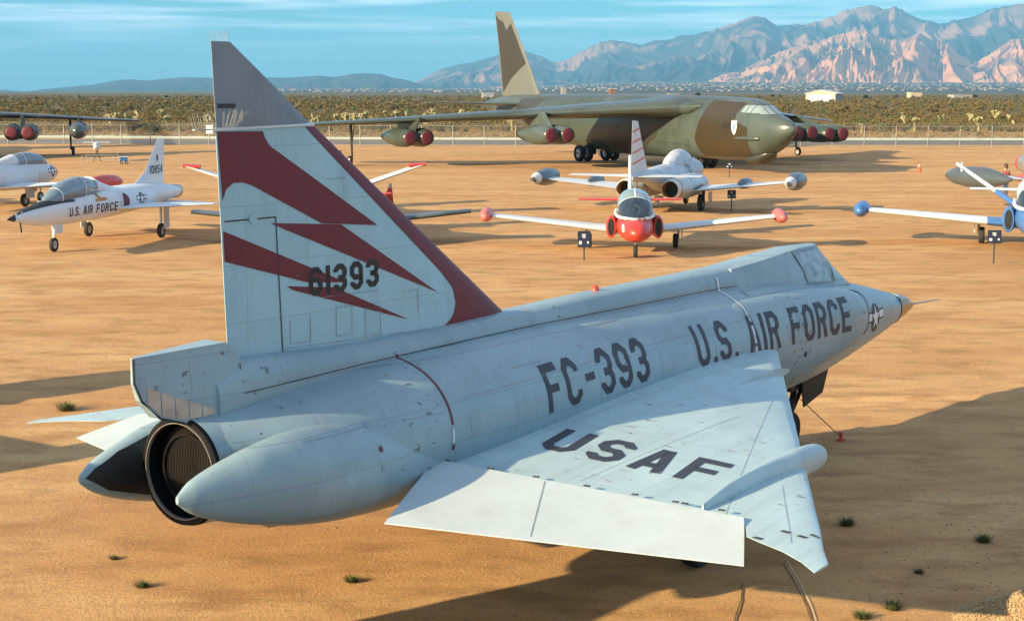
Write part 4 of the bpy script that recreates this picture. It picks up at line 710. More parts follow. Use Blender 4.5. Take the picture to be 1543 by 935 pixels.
        for k, (px_, by) in enumerate(((P['pods'][0 if s == 1 else 2], 10.4), (P['pods'][1 if s == 1 else 3], 18.3))):
            zc = 2.62 if k == 0 else 2.30
            pr = [(px_, .50), (px_ - .1, .60), (px_ - .9, .74), (px_ - 2.4, .76), (px_ - 4.2, .55), (px_ - 5.0, .38)]
            for dy in (-.72, .72): 
                ng = part('engine_nacelle', lathe(pr, 24, 'x', (0, -s * by + dy, zc), cap=True), P['pod'], o)
                part('inlet_cover', lathe([(px_ + .04, .0), (px_ + .05, .34), (px_ + .01, .50), (px_ - .02, .53)], 24, 'x', (0, -s * by + dy, zc), cap=False), 'dkred', ng)
                part('tail_cone', lathe([(px_ - 4.9, .36), (px_ - 5.4, .30)], 16, 'x', (0, -s * by + dy, zc)), 'black', ng)
            part('pod_fairing', fus([(px_ - .3, zc + .3, zc - .3, .1, -s * by), (px_ - 1.2, zc + .62, zc - .62, .45, -s * by), (px_ - 3.5, zc + .6, zc - .6, .45, -s * by), (px_ - 4.8, zc + .2, zc - .2, .1, -s * by)], 12, 20), P['pod'], o)
            zw = 4.15 if k == 0 else 3.68; xl = 2.0 if k == 0 else -3.8
            part('pylon', join(*[wing([((px_ - .9, -s * by, zc + .3), (px_ - 4.2, -s * by, zc + .3), .09), ((xl + .5, -s * by, zw + .22), (xl - 4.2, -s * by, zw - .1), .08)], (0, 1, 0))]), P['pod'], o)
        if P.get('tank'):
            part('drop_tank', lathe([(-4.0, .02), (-4.15, .3), (-4.7, .62), (-6, .78), (-8.5, .78), (-10.2, .5), (-11.2, .05)], 24, 'x', (0, -s * 22.9, 2.35)), P['tank'], o); part('tank_pylon', box((-8, -s * 22.9, 3.2), (2.5, .2, .8)), P['dark'], o, smooth=False)
        part('outrigger_leg', join(tube([(-8.8, -s * 22.0, 3.4), (-8.6, -s * 22.0, .5)], [.13, .08], 8), tube([(-8.0, -s * 22.0, 3.4), (-8.6, -s * 22.0, 1.7)], .05, 6)), P['dark'], o)
        wheel(o, -8.6, -s * 22.2, .40, .25)
        for xg in (7.6, -7.4):
            part('gear_strut', join(tube([(xg, -s * .9, 1.3), (xg, -s * 1.25, .75)], .17, 10), tube([(xg, -s * .8, .72), (xg, -s * 2.2, .72)], .09, 8), tube([(xg + .9, -s * .9, 1.4), (xg, -s * 1.3, .8)], .06, 6)), P['dark'], o)
            for dy in (.95, 1.75): wheel(o, xg + (.25 if s == 1 else -.25), -s * (dy + .1), .70, .46)
    part('gear_door', prism([(6.6, 1.1), (8.8, 1.05), (8.7, .55), (6.9, .5)], -.65, -.6), P['body'], o, smooth=False); part('gear_door', prism([(-8.3, 1.25), (-6.4, 1.2), (-6.5, .6), (-8.1, .6)], -.65, -.6), P['body'], o, smooth=False)
    return o
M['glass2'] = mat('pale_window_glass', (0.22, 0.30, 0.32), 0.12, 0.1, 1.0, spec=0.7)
bomber('bomber', 'huge camouflaged green and brown bomber with red engine covers and tall tan fin', (10.65, 132.5, 0), R(-63), dict(body='olive', dark='camod', fin='tailgrey', top='olive', pod='olive', pods=(5.0, -3.6, 8.0, 2.0), camo=True))
bomber('bomber', 'dark bomber at the left edge, only its wing, covered engines and tank showing', (-61.5, 139.5, 0), R(-80), dict(body='dkjet', dark='dkjet', fin='dkjet', top='dkjet', pod='dkjet', pods=(5.0, -1.0, 5.0, -1.0), tank='tank'))

# ------------------------------------------------------------------ white trainer with pointed nose
tj = thing('white_trainer_jet', 'white pointed nose trainer jet with black nose top, canopy and slim fin', 'trainer jet', (-15.95, 66.26, 0), math.atan2(-.98, -.186))
tb = fus([(9.6, 1.50, 1.44, .03), (8.9, 1.66, 1.27, .17), (7.8, 1.84, 1.10, .34), (6.4, 2.0, 1.0, .46), (4.6, 2.08, .96, .56), (3.2, 2.12, .96, .74), (2.0, 2.15, .98, .92), (0, 2.14, 1.06, .96), (-2.4, 2.1, 1.18, .92), (-4.1, 1.98, 1.32, .74), (-4.4, 1.94, 1.36, .70)], 60, 36, 2.2); tf = part('fuselage', tb, 'white', tj); tt_ = bvh(tb)
cvT = fus([(7.0, 1.95, 1.7, .06), (6.6, 2.16, 1.7, .28), (6.0, 2.42, 1.7, .38), (5.2, 2.62, 1.7, .43), (4.3, 2.70, 1.7, .45), (3.4, 2.62, 1.7, .43), (2.5, 2.36, 1.7, .30), (1.6, 2.18, 1.7, .1)], 40, 30); cT = part('canopy', cvT, 'glass', tj); cTt = bvh(cvT)
for x_ in (6.15, 4.35): part('canopy_frame', wrap(ribbon([(x_, 1.9), (x_, 2.8)], .07), cTt, lambda a, z: (a, 3, z), (0, -1, 0), .012, .08), 'white', cT); part('canopy_frame', wrap(ribbon([(x_, -.6), (x_, .6)], .07), cTt, lambda a, y: (a, y, 5), (0, 0, -1), .012, .08), 'white', cT)
part('canopy_frame', fus([(3.3, 2.66, 1.9, .45), (2.4, 2.40, 1.9, .36), (1.2, 2.16, 1.9, .2)], 10, 24), 'white', cT)
PT = lambda a, z: (a, 4.0, z)
part('anti_glare', wrap([[(9.5, -.03), (9.5, .03), (8.8, .12), (7.8, .25), (6.9, .34), (5.4, .44), (5.2, .40), (6.6, .2), (6.9, 0), (6.6, -.2), (5.2, -.40), (5.4, -.44), (6.9, -.34), (7.8, -.25), (8.8, -.12)]], tt_, lambda a, y: (a, y, 5), (0, 0, -1), .008, .12), 'black', tf); part('nose_tip', fus([(9.75, 1.48, 1.45, .02), (9.5, 1.55, 1.40, .07), (9.3, 1.59, 1.36, .10)], 8, 16), 'black', tj)
text_on('U.S. AIR FORCE', tt_, (5.9, 1.28), (2.45, 1.30), (0, .34), PT, (0, -1, 0), 'navy', tf, .6, .17, .17, .01)
roundel(tt_, (.35, 1.63), .25, PT, (0, -1, 0), tf, flip=-1)
part('intake_plug', wrap([[(1.78 + .26 * math.cos(k * .524), 1.62 + .30 * math.sin(k * .524)) for k in range(12)]], tt_, PT, (0, -1, 0), .02, .1), 'dkred', tf); part('intake_rim', wrap(ribbon([(1.86 + .33 * math.cos(k * .524), 1.62 + .36 * math.sin(k * .524)) for k in range(12)], .10, True), tt_, PT, (0, -1, 0), .015, .1), 'offwhite', tf)
part('unit_marking', wrap([[(3.9, 1.72), (3.1, 1.74), (3.1, 1.84), (3.5, 1.86), (3.45, 2.02), (3.7, 2.02), (3.7, 1.84), (3.9, 1.82)]], tt_, PT, (0, -1, 0), .01, .1), mat('ochre_marking', (.45, .22, .04), .5, .1, 3), tf)
fvT = wing([((-.9, 0, 2.05), (-4.15, 0, 2.0), .05), ((-2.2, 0, 2.6), (-4.2, 0, 2.6), .05), ((-3.62, 0, 3.92), (-4.35, 0, 3.92), .05)], (0, 1, 0)); fiT = part('fin', fvT, 'white', tj); text_on('10854', bvh(fvT), (-2.62, 2.45), (-4.0, 2.45), (0, .36), PT, (0, -1, 0), 'navy', fiT, .62, .17, .17, .012)
part('fin_badge', wrap([[(-3.45 + .1 * math.cos(k * .785), 3.12 + .16 * math.sin(k * .785)) for k in range(8)]], bvh(fvT), PT, (0, -1, 0), .012), 'navy', fiT)
for s in (1, -1):
    for nm, st in (('wing', [((2.4, -.8, 1.36), (-1.4, -.8, 1.36), .05), ((.0, -3.85, 1.40), (-.95, -3.85, 1.40), .05)]), ('tailplane', [((-2.2, -.6, 1.28), (-4.0, -.6, 1.28), .05), ((-3.6, -2.2, 1.16), (-4.4, -2.2, 1.16), .05)])):
        wv = wing(st); part(nm, wv if s == 1 else mir(wv), 'white' if nm == 'wing' else 'offwhite', tj)
    part('exhaust', lathe([(-4.2, .30), (-4.85, .27), (-4.85, .23), (-4.4, .22)], 18, 'x', (0, s * .36, 1.64), cap=False), 'bare', tj)
    gear(tj, 0, s * 1.6, 1.3, .30, .17, 'white', door=(-.05, s * .22, .55, .85))
gear(tj, 6.3, 0, 1.1, .27, .15, 'white', door=(.0, .2, .7, .35)); part('probe', tube([(9.0, .1, 1.3), (8.95, .1, .95)], .03, 6), 'black', tj)

# ------------------------------------------------------------------ straight winged trainers with tip tanks
def provost(name, label, loc, rz, P, sc_=1.0, grp=None):
    o = thing(name, label, 'trainer jet', loc, rz, grp); o.scale = (sc_,) * 3
    A = [(5.15, .99, .93, .04), (5.0, 1.17, .74, .26), (4.5, 1.36, .62, .47), (3.6, 1.50, .57, .62), (2.4, 1.62, .55, .69), (1.3, 1.70, .57, .70)]; B_ = [(1.3, 1.70, .57, .70), (0, 1.72, .62, .67), (-2, 1.66, .82, .50), (-4.3, 1.52, 1.12, .24), (-5.1, 1.46, 1.24, .12)]
    fa = fus(A, 30, 36, 2.2); ft_ = part('nose_fuselage', fa, P['nose'], o); part('rear_fuselage', fus(B_, 30, 36, 2.2), P['body'], o)
    cn = [(4.15, 1.50, 1.25, .10), (3.9, 1.66, 1.25, .40), (3.5, 1.92, 1.25, .56), (3.1, 2.12, 1.28, .62)]; cb = [(3.1, 2.12, 1.28, .62), (2.5, 2.30, 1.3, .64), (1.7, 2.38, 1.3, .62), (.8, 2.26, 1.3, .54), (-.4, 1.95, 1.3, .40), (-1.6, 1.68, 1.3, .2)]
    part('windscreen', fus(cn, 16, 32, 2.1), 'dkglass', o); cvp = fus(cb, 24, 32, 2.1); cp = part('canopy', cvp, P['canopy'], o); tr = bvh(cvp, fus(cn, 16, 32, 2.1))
    for pl, wd in (([(3.06, -.56), (3.06, .56)], .05),): part('canopy_bow', wrap(ribbon(pl, wd), tr, lambda a, y: (a, y, 5), (0, 0, -1), .012, .08), 'white', cp)
    part('canopy_strip', wrap(ribbon([(3.05, 0), (-1.2, 0)], .06), tr, lambda a, y: (a, y, 5), (0, 0, -1), .014, .1), 'white', cp)
    rl = [(4.22, 0), (4.05, .30), (3.7, .50), (3.1, .64), (2.2, .69), (.8, .64)]; part('canopy_rail', join(*[tube([(x, s * (y + .01), 1.42 + (4.22 - x) * .03) for x, y in rl], .06, 6) for s in (1, -1)]), 'white', o)
    for s in (1, -1):
        it = part('intake', fus([(2.75, 1.40, .64, .16, s * .86), (2.6, 1.44, .60, .20, s * .86), (1.6, 1.38, .62, .22, s * .76), (.2, 1.2, .7, .1, s * .62)], 18, 26), P['nose'], o)
        part('intake_mouth', move(fus([(2.765, 1.34, .70, .12, 0), (2.70, 1.34, .70, .12, 0)], 3, 24), (0, s * .87, 0)), 'black', it)
        zt = P.get('tipz', 1.25)
        wi = wing([((1.35, -.5, .74), (-1.05, -.5, .74), .13), ((1.22, -1.5, .74 + (zt - .74) * .2), (-.95, -1.5, .74 + (zt - .74) * .2), .12)]); wo_ = wing([((1.22, -1.5, .74 + (zt - .74) * .2), (-.95, -1.5, .74 + (zt - .74) * .2), .12), ((.75, -5.35, zt), (-.65, -5.35, zt), .11)])
        w1 = part('wing_root', wi if s == 1 else mir(wi), P['root'], o); w2 = part('wing', wo_ if s == 1 else mir(wo_), P['wing'], o)
        if P.get('tank'):
            part('tip_tank', lathe([(1.15, .02), (1.1, .10), (.85, .20), (.4, .25), (-.5, .25), (-1.0, .14), (-1.3, .03)], 20, 'x', (0, -s * 5.6, zt)), P['tank'], o)
        if P.get('tip'): tp = wing([((.82, -4.7, zt - .06), (-.68, -4.7, zt - .06), .13), ((.74, -5.45, zt + .005), (-.62, -5.45, zt + .005), .125)]); part('wing_tip', tp if s == 1 else mir(tp), P['tip'], w2)
        tq = wing([((-3.6, -.1, 1.58), (-4.75, -.1, 1.58), .10), ((-3.85, -2.1, 1.60), (-4.6, -2.1, 1.60), .10)]); part('tailplane', tq if s == 1 else mir(tq), P['tail'], o)
        gear(o, 0, s * 1.75, .85, .28, .19, 'bare', side=-s * .1, door=(0, s * .14, .45, .42, 'white'))
        part('wing_mark', box((.2, s * 2.6, 0), (.001, .001, .001)), 'navy', o) if False else None
    part('fin', wing([((-2.8, 0, 1.6), (-4.9, 0, 1.5), .09), ((-4.0, 0, 3.35), (-5.1, 0, 3.35), .09)], (0, 1, 0)), P['fin'], o)
    gear(o, 3.75, 0, .7, .24, .15, 'bare')
    for s in (-.22, .22): part('landing_light', lathe([(0, .06), (.03, .05), (.045, .01)], 12, 'x', (4.93, s, 1.02)), 'white', o)
    return o
pv1 = provost('trainer_jet', 'red nosed white trainer jet facing the camera with pink wingtip tanks', (4.62, 61.7, 0), R(-92.5), dict(nose='red', body='white', canopy='glass2', root='offwhite', wing='offwhite', tank='pink', tail='red', fin='white'))  # pale canopy glass over a dark windscreen, sky reflection put into its colour
NT = bvh(fus([(5.15, .99, .93, .04), (5.0, 1.17, .74, .26), (4.5, 1.36, .62, .47), (3.6, 1.50, .57, .62), (2.4, 1.62, .55, .69), (1.3, 1.70, .57, .70)], 30, 36, 2.2)); text_on('0', NT, (-.5, .98), (-.42, .98), .26, lambda y, z: (8, y, z), (-1, 0, 0), 'offwhite', [c_ for c_ in pv1.children if c_.name.startswith('nose_fuselage')][0], .5, .18, .1, .01)
pv2 = provost('trainer_jet', 'blue and white trainer jet cut by the right edge, blue wingtip tank', (20.4, 62.9, 0), R(-106), dict(nose='blue', body='blue', canopy='offwhite', root='blue', wing='white', tank='blue', tail='white', fin='blue', tipz=1.08), 1.18)
part('probe_boom', join(wing([((-.5, -.55, 1.5), (-.75, -.55, 1.5), .12), ((-3.05, -3.35, 3.15), (-3.2, -3.35, 3.15), .12)])), 'white', pv2) if False else part('probe_boom', tube([(-.2, -.75, 1.40), (-.9, -2.55, 2.62)], [.075, .05], 8), 'white', pv2, label='white slanting boom with blue foot'); part('boom_foot', tube([(-.17, -.68, 1.35), (-.39, -1.25, 1.74)], .085, 8), 'blue', pv2); part('boom_cross', tube([(-.55, -2.38, 2.38), (-1.2, -2.38, 2.62)], .03, 6), 'white', pv2)
provost('trainer_jet', 'white aircraft with red wing tips mostly hidden behind the tall striped fin', (-9.9, 77.5, 0), R(-82), dict(nose='white', body='white', canopy='glass', root='white', wing='white', tip='red', tail='white', fin='white', tipz=2.35), 1.05)
provost('trainer_jet', 'dark winged low aircraft behind the striped fin, its wing passing the red jet tank', (-7.15, 64.3, 0), R(-88), dict(nose='red', body='red', canopy='dkglass', root='dkjet', wing='dkjet', tail='red', fin='dkred', tipz=1.20), 1.03)
rd = thing('red_target_drone', 'small red finned aircraft showing past the edge of the striped fin', 'drone', (-5.45, 70.5, 0), R(175)); rd.scale = (.62, .62, .8)
part('body', fus([(3.4, 1.2, .95, .1), (2.6, 1.35, .8, .28), (0, 1.4, .75, .32), (-.6, 1.32, .9, .2)], 20, 20), 'red', rd); part('fin', wing([((.4, 0, 1.3), (-.45, 0, 1.3), .09), ((-.05, 0, 2.2), (-.35, 0, 2.2), .09)], (0, 1, 0)), 'red', rd); part('fin_tip', wing([((-.05, 0, 2.2), (-.35, 0, 2.2), .09), ((-.15, 0, 2.45), (-.33, 0, 2.45), .09)], (0, 1, 0)), 'bare', rd)
part('tailplane', join(wing([((.3, -1.0, 1.32), (-.4, -1.0, 1.32), .08), ((.3, 1.0, 1.32), (-.4, 1.0, 1.32), .08)])), 'dkjet', rd); part('stand', join(tube([(2.2, 0, .8), (2.2, .5, 0)], .04, 6), tube([(2.2, 0, .8), (2.2, -.5, 0)], .04, 6), tube([(.3, 0, .8), (.3, .5, 0)], .04, 6), tube([(.3, 0, .8), (.3, -.5, 0)], .04, 6)), 'bare', rd)

# ------------------------------------------------------------------ tip tanked jets
def shooter(name, label, loc, rz, P, sc_=1.0):
    o = thing(name, label, 'jet aircraft', loc, rz); o.scale = (sc_,) * 3
    bd = fus([(5.2, 1.62, 1.50, .06), (5.0, 1.80, 1.25, .25), (4.2, 2.05, .98, .50), (3, 2.2, .82, .66), (1, 2.2, .78, .78), (-1.5, 2.15, .85, .80), (-4, 2.0, 1.05, .62), (-6.3, 1.85, 1.2, .42)], 44, 36, 2.15); fo = part('fuselage', bd, P['body'], o); tr = bvh(bd)
    cv = fus([(4.2, 2.02, 1.8, .08), (3.8, 2.35, 1.8, .36), (3.2, 2.62, 1.8, .45), (2.2, 2.72, 1.8, .46), (1.0, 2.62, 1.8, .42), (-.6, 2.3, 1.8, .25), (-1.8, 2.12, 1.8, .08)], 30, 30); cp = part('canopy', cv, 'glass', o); ct = bvh(cv)
    for x_ in (3.35, 1.6): part('canopy_frame', wrap(ribbon([(x_, -.6), (x_, .6)], .08), ct, lambda a, y: (a, y, 5), (0, 0, -1), .015, .08), 'offwhite', cp); part('canopy_frame', wrap(ribbon([(x_, 1.85), (x_, 2.75)], .08), ct, lambda a, z: (a, -4, z), (0, 1, 0), .015, .08), 'offwhite', cp)
    part('canopy_fairing', fus([(.9, 2.65, 1.9, .44), (-.6, 2.34, 1.9, .28), (-1.9, 2.14, 1.9, .1)], 12, 24), P['body'], o)
    for s in (1, -1):
        it = part('intake', fus([(2.1, 1.72, 1.08, .10, s * .80), (1.8, 1.78, 1.04, .16, s * .80), (.3, 1.7, 1.05, .16, s * .74), (-1, 1.6, 1.1, .08, s * .7)], 16, 22), P['body'], o); part('intake_mouth', fus([(2.12, 1.68, 1.12, .07, s * .83), (2.0, 1.68, 1.12, .07, s * .83)], 3, 20), 'black', it)
        wi = wing([((1.3, -.6, 1.02), (-1.5, -.6, 1.02), .12), ((.78, -4.2, 1.20), (-.85, -4.2, 1.20), .11)]); part('wing', wi if s == 1 else mir(wi), P['wing'], o)
        wo_ = wing([((.78, -4.2, 1.20), (-.85, -4.2, 1.20), .11), ((.60, -5.5, 1.27), (-.60, -5.5, 1.27), .11)]); part('wing_tip', wo_ if s == 1 else mir(wo_), P['tip'], o)
        part('tip_tank', lathe([(2.1, .02), (1.95, .16), (1.4, .33), (.5, .41), (-.5, .40), (-1.4, .24), (-2.0, .05)], 22, 'x', (0, -s * 5.75, 1.27)), P['tank'], o)
        tq = wing([((-4.6, -.1, 1.95), (-6.0, -.1, 1.95), .08), ((-5.0, -2.4, 2.0), (-5.8, -2.4, 2.0), .08)]); part('tailplane', tq if s == 1 else mir(tq), P['wing'], o)
        gear(o, -.2, s * 1.5, 1.0, .34, .2, 'bare', side=-s * .1, door=(.1, s * .2, .7, .5, P['body'])) 
    roundel(tr, (4.15, 1.62), .30, lambda a, z: (a, -4, z), (0, 1, 0), fo)
    part('nose_cap', fus([(5.25, 1.6, 1.52, .05), (5.02, 1.82, 1.24, .27), (4.85, 1.88, 1.18, .33)], 8, 24), P['nose'], o)
    part('fin', wing([((-3.6, 0, 1.9), (-6.2, 0, 1.8), .08), ((-5.3, 0, 3.5), (-6.3, 0, 3.5), .08)], (0, 1, 0)), P['fin'], o); part('tailpipe', lathe([(-6.2, .36), (-6.55, .33), (-6.55, .29), (-6.2, .28)], 20, 'x', (0, 0, 1.52), cap=False), 'soot', o)
    gear(o, 3.6, 0, 1.0, .26, .16, 'bare', dx=.1, door=(-.2, .25, .6, .4, 'pink')); return o
shooter('parked_jet', 'pale grey jet at the left edge with red wingtip tank and domed canopy', (-26.65, 84.5, 0), R(75), dict(body='offwhite', wing='white', tip='red', tank='red', nose='pink', fin='offwhite'))
shooter('parked_jet', 'jet at the right edge, only its dark steel wingtip tank and striped wing in view', (30.5, 83.85, 0), R(110), dict(body='bare', wing='pink', tip='offwhite', tank='tank', nose='red', fin='bare'), 1.30)
shooter('parked_jet', 'jet standing left of the frame, known only by its long shadow on the sand', (-15.6, 27.0, 0), R(54), dict(body='offwhite', wing='offwhite', tip='offwhite', tank='offwhite', nose='offwhite', fin='offwhite'))

shooter('parked_jet', 'unseen jet below the frame, added for its fin shadow along the bottom edge', (-3.9, 8.6, 0), R(-55), dict(body='offwhite', wing='offwhite', tip='offwhite', tank='offwhite', nose='offwhite', fin='offwhite'))  # unseen jet added to cast the shadow finger at the bottom edge

# ------------------------------------------------------------------ silver twin engined jet seen from behind
f8 = thing('silver_jet', 'film wrapped silver jet seen from behind, dark tanks on both wing tips', 'jet aircraft', (7.85, 82.0, 0), R(90 - 19))
sb = fus([(5.6, 1.9, 1.2, .3), (4.5, 2.2, .95, .62), (2, 2.35, .85, .75), (-1, 2.3, .95, .72), (-4, 2.2, 1.5, .40), (-7.2, 2.12, 1.78, .12)], 40, 32, 2.1); part('fuselage', sb, 'wrap', f8)
part('wrapped_canopy', fus([(4.6, 2.2, 1.7, .2), (3.8, 2.75, 1.7, .50), (2.6, 2.98, 1.7, .58), (1.2, 2.75, 1.7, .5), (0, 2.35, 1.7, .25)], 24, 28, 2.0), 'wrap', f8); part('wrapped_hump', fus([(5.3, 1.9, 1.4, .2), (4.6, 2.35, 1.3, .55), (3.4, 2.5, 1.3, .70), (2.0, 2.3, 1.3, .5)], 16, 24, 2.0, -.35), 'wrap', f8)
for s in (1, -1):
    na = part('engine_nacelle', fus([(3.8, 1.5, .75, .35, s * .95), (2.5, 1.75, .62, .62, s * 1.0), (-.5, 1.85, .62, .68, s * 1.05), (-2.6, 1.72, .75, .55, s * 1.10), (-3.3, 1.66, .82, .50, s * 1.12)], 30, 30), 'wrap', f8)
    part('nozzle', lathe([(-3.1, .50), (-3.7, .47), (-3.95, .45), (-3.95, .39), (-3.2, .36)], 28, 'x', (0, s * 1.12, 1.24), cap=False), 'brass', na); part('nozzle_ring', lathe([(-3.55, .49), (-3.95, .46), (-4.0, .42)], 28, 'x', (0, s * 1.12, 1.24), cap=False), 'offwhite', na); part('nozzle_depth', lathe([(-3.3, .38), (-3.32, .38)], 24, 'x', (0, s * 1.12, 1.24)), 'black', na)
    wv = wing([((1.6, -.7, .98), (-1.8, -.7, .98), .10), ((.6, -6.2, 1.48), (-.9, -6.2, 1.48), .09)]); wg = part('wing', wv if s == 1 else mir(wv), 'offwhite', f8)
    part('walkway', wrap([[(.9, 1.1), (-1.5, 1.1), (-1.4, 1.9), (.8, 1.9)]], bvh(wv if s == 1 else mir(wv)), lambda a, b_: (a, -s * b_, 4), (0, 0, -1), .01), 'black', wg)
    part('tip_pod', lathe([(2.3, .02), (2.1, .18), (1.4, .40), (.2, .46), (-1.0, .36), (-1.9, .12), (-2.0, .02)], 12, 'x', (0, -s * 6.5, 1.52)), 'tank', f8); part('pod_probe', tube([(-1.9, -s * 6.5, 1.5), (-2.7, -s * 6.5, 1.48)], .03, 6), 'bare', f8); part('pod_patch', lathe([(-1.35, .30), (-1.95, .10)], 12, 'x', (0, -s * 6.5, 1.53), cap=False), 'offwhite', f8)
    part('wing_pod', lathe([(1.8, .02), (1.5, .22), (.8, .28), (-.2, .24), (-.7, .05)], 16, 'x', (0, -s * 3.9, 1.36)), 'tank', f8)
    tq = wing([((-5.2, -.05, 1.98), (-6.9, -.05, 1.98), .08), ((-5.7, -3.2, 2.02), (-6.6, -3.2, 2.02), .08)]); part('tailplane', tq if s == 1 else mir(tq), 'offwhite', f8)
    gear(f8, -.4, s * 2.0, 1.0, .42, .26, 'soot', side=-s * .12, door=(.2, s * .3, .8, .55, 'bare'))
gear(f8, 4.4, 0, 1.0, .3, .2, 'soot'); part('belly_fin', prism([(-.5, .7), (-2.5, .9), (-2.3, .35)], -.02, .02), 'wrap', f8, smooth=False)
fv8 = wing([((-4.0, 0, 2.1), (-7.1, 0, 2.0), .06), ((-5.9, 0, 4.55), (-6.9, 0, 4.6), .06)], (0, 1, 0)); fi8 = part('fin', fv8, 'offwhite', f8); t8 = bvh(fv8)
for k in range(4): z = 2.5 + .5 * k; part('fin_stripe', wrap([[(-7.1, z), (-7.1, z + .10), (-3.5, z + .54), (-3.5, z + .44)]], t8, S_SB, (0, 1, 0), .008, .3), 'pink', fi8); part('fin_stripe', wrap([[(-7.1, z), (-7.1, z + .10), (-3.5, z + .54), (-3.5, z + .44)]], t8, lambda a, zz: (a, 9, zz), (0, -1, 0), .008, .3), 'pink', fi8)

# ------------------------------------------------------------------ signs, cone, people and small things
def sign(px, py, wd, hh, ph, label, lean=.5):
    x, y = gpx(px, py); o = thing('information_sign', label, 'sign', (x, y, 0), math.atan2(-x, y) * .6, 'navy information signs'); part('post', tube([(0, 0, 0), (0, 0, ph)], .028, 8), 'seamd', o)
    pn = part('panel', xf(box((0, 0, 0), (wd, .03, hh)), Matrix.Translation((0, -.04, ph + hh * .35)) @ Matrix.Rotation(-lean, 4, 'X')), 'sign', o, smooth=False); Mx = Matrix.Translation((0, -.04, ph + hh * .35)) @ Matrix.Rotation(-lean, 4, 'X')
    for cx, cz, w_, h_ in ((-.02, .28, .28, .06), (-.02, .17, .28, .06), (.0, .08, .16, .04), (-.24, -.22, .2, .2), (.24, -.20, .12, .14)): part('print', xf(box((cx * wd * 1.2, -.018, cz * hh), (w_ * wd, .004, h_ * hh)), Mx), 'offwhite', pn, smooth=False)
sign(880, 392, .46, .58, .55, 'navy information sign on a thin post in front of the red nosed jet', .25); sign(1102, 318, .42, .42, .70, 'navy information sign standing behind the red jet wing', .2); sign(1099, 268, .50, .42, .72, 'small navy information sign below the bomber nose', .2); sign(1497, 397, .46, .46, .78, 'navy information sign in front of the blue jet wheel', .2)
x, y = gpx(1385, 259); o = thing('traffic_cone', 'small orange traffic cone standing in the bomber shadow', 'cone', (x, y, 0)); part('cone', lathe([(.03, .17), (.3, .11), (.52, .065), (.72, .03), (.73, .0)], 16, 'z'), 'orange', o); part('base', box((0, 0, .018), (.38, .38, .035)), 'orange', o, smooth=False); part('band', lathe([(.42, .093), (.52, .07)], 16, 'z', cap=False), 'white', o)
# parked drone inside a low railing, left
x, y = gpx(147, 243); o = thing('small_display_aircraft', 'small white straight winged aircraft on a stand behind the trainer jet', 'aircraft', (x, y, 0), R(-80)); part('body', fus([(1.6, 1.5, 1.2, .08), (1.3, 1.62, 1.0, .28), (0, 1.6, .9, .32), (-2.0, 1.45, 1.2, .1)], 16, 20), 'offwhite', o); part('wing', wing([((.5, -1.1, 1.62), (-.3, -1.1, 1.62), .1), ((.5, 1.1, 1.62), (-.3, 1.1, 1.62), .1)]), 'offwhite', o); part('stand', join(tube([(.3, 0, 1), (.3, .3, 0)], .04, 6), tube([(.3, 0, 1), (.3, -.3, 0)], .04, 6)), 'soot', o); part('intake', lathe([(1.28, .16), (1.32, .15)], 16, 'x', (.1, -.12, 1.3)), 'black', o)
x, y = gpx(147, 248); o = thing('railing', 'low thin tube railing round the small white display aircraft', 'railing', (x, y, 0)); 
for k in range(4): part('post', tube([(-1.3 + 2.6 * (k % 2), 1.6 * (k // 2), 0), (-1.3 + 2.6 * (k % 2), 1.6 * (k // 2), .75)], .02, 6), 'galv', o)
for z in (.4, .75): part('rail', tube([(-1.3, 0, z), (1.3, 0, z), (1.3, 1.6, z), (-1.3, 1.6, z), (-1.3, 0, z)], .016, 6), 'galv', o)
x, y = gpx(187, 247); o = thing('equipment_cart', 'small blue and white wheeled cart behind the trainer jet fin', 'cart', (x, y, 0), .3); part('body', box((0, 0, .42), (.62, .42, .30)), 'blue', o, smooth=False); part('tray', box((0, 0, .60), (.70, .48, .05)), 'white', o, smooth=False); part('handle', tube([(-.35, 0, .55), (-.55, 0, .95), (-.55, .2, .95)], .02, 6), 'galv', o)
for sx_ in (-.2, .2): wheel(o, sx_, -.22, .14, .06); wheel(o, sx_, .22, .14, .06)
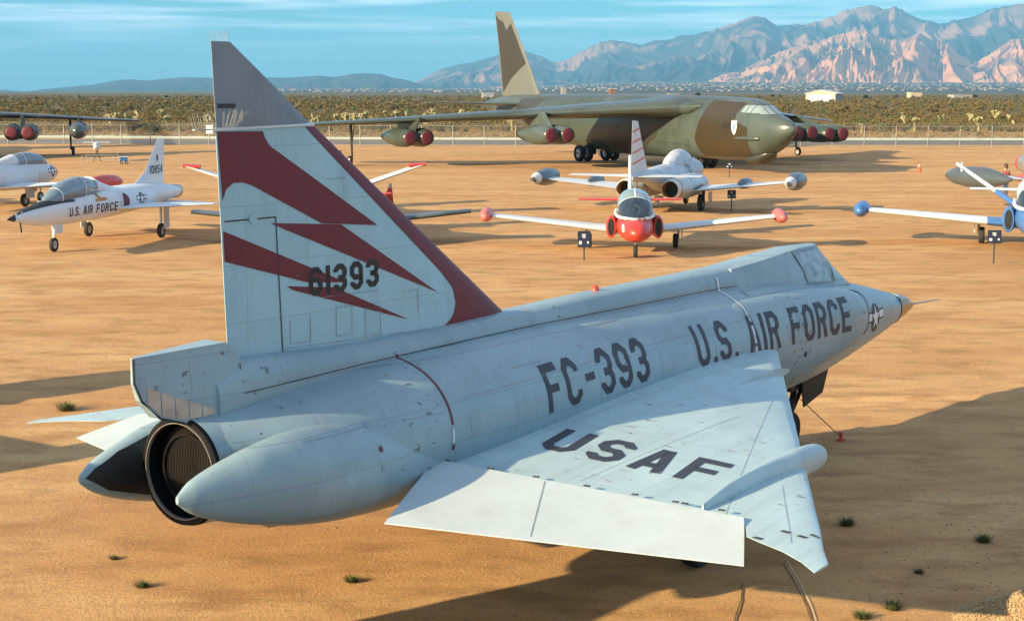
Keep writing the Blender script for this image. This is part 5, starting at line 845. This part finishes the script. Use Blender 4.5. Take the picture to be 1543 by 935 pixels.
# people beyond the tank, right edge
def skin_mesh(name, pts, edges, rad, m, parent=None):
    me = bpy.data.meshes.new(name); me.from_pydata(pts, edges, []); o = bpy.data.objects.new(name, me); col.objects.link(o); o.parent = parent
    md = o.modifiers.new('skin', 'SKIN'); md.use_smooth_shade = True; o.modifiers.new('sub', 'SUBSURF').levels = 1; o.modifiers['sub'].render_levels = 2
    for v, r_ in zip(me.skin_vertices[0].data, rad): v.radius = (r_, r_)
    me.skin_vertices[0].data[0].use_root = True; me.materials.append(M[m]); return o
def person(label, px, py, rz, legs, top, hgt=1.75):
    x, y = gpx(px, py); o = thing('person', label, 'person', (x, y, 0), rz); k = hgt / 1.75; o.scale = (k, k, k)
    P_ = [(0, 0, .95), (0, 0, 1.15), (0, 0, 1.38), (0, .01, 1.50), (0, .02, 1.62), (0, .02, 1.74), (.19, 0, 1.40), (.25, .02, 1.13), (.24, .12, .90), (.24, .15, .80), (-.19, 0, 1.40), (-.25, .02, 1.13), (-.24, .12, .90), (-.24, .15, .80), (.10, 0, .90), (.11, .02, .50), (.11, 0, .08), (.11, .14, .04), (-.10, 0, .90), (-.12, -.02, .50), (-.13, -.06, .08), (-.13, .08, .04)]
    E_ = [(0, 1), (1, 2), (2, 3), (3, 4), (4, 5), (2, 6), (6, 7), (7, 8), (8, 9), (2, 10), (10, 11), (11, 12), (12, 13), (0, 14), (14, 15), (15, 16), (16, 17), (0, 18), (18, 19), (19, 20), (20, 21)]
    skin_mesh('body', P_, E_, [.13, .12, .14, .055, .085, .075, .06, .045, .035, .03, .06, .045, .035, .03, .085, .06, .042, .04, .085, .06, .042, .04], 'skin', o)
    skin_mesh('shirt', [P_[0], P_[1], P_[2], (.19, 0, 1.40), (.24, .02, 1.2), (-.19, 0, 1.40), (-.24, .02, 1.2)], [(0, 1), (1, 2), (2, 3), (3, 4), (2, 5), (5, 6)], [.150, .150, .165, .08, .07, .08, .07], top, o)
    if legs: skin_mesh('jeans', [P_[0], P_[14], P_[15], (.11, 0, .12), P_[18], P_[19], (-.13, -.06, .12)], [(0, 1), (1, 2), (2, 3), (0, 4), (4, 5), (5, 6)], [.150, .105, .080, .065, .105, .080, .065], legs, o)
    else: skin_mesh('shorts', [P_[0], P_[14], (.11, .02, .55), P_[18], (-.12, -.02, .55)], [(0, 1), (1, 2), (0, 3), (3, 4)], [.150, .105, .09, .105, .09], 'cloth', o)
    part('hair', fus([(-.12, 1.80, 1.58, .03), (-.06, 1.86, 1.55, .10), (.02, 1.87, 1.62, .115), (.10, 1.80, 1.70, .06)], 12, 18), 'hair', o).rotation_euler = (0, 0, R(90))
person('person in jeans with dark hair standing behind the dark wingtip tank', 1514, 297, R(15), 'denim', 'cloth', 1.80); person('person with bare legs cut by the right edge behind the striped wing', 1541, 299, R(-20), None, 'cloth', 1.72)
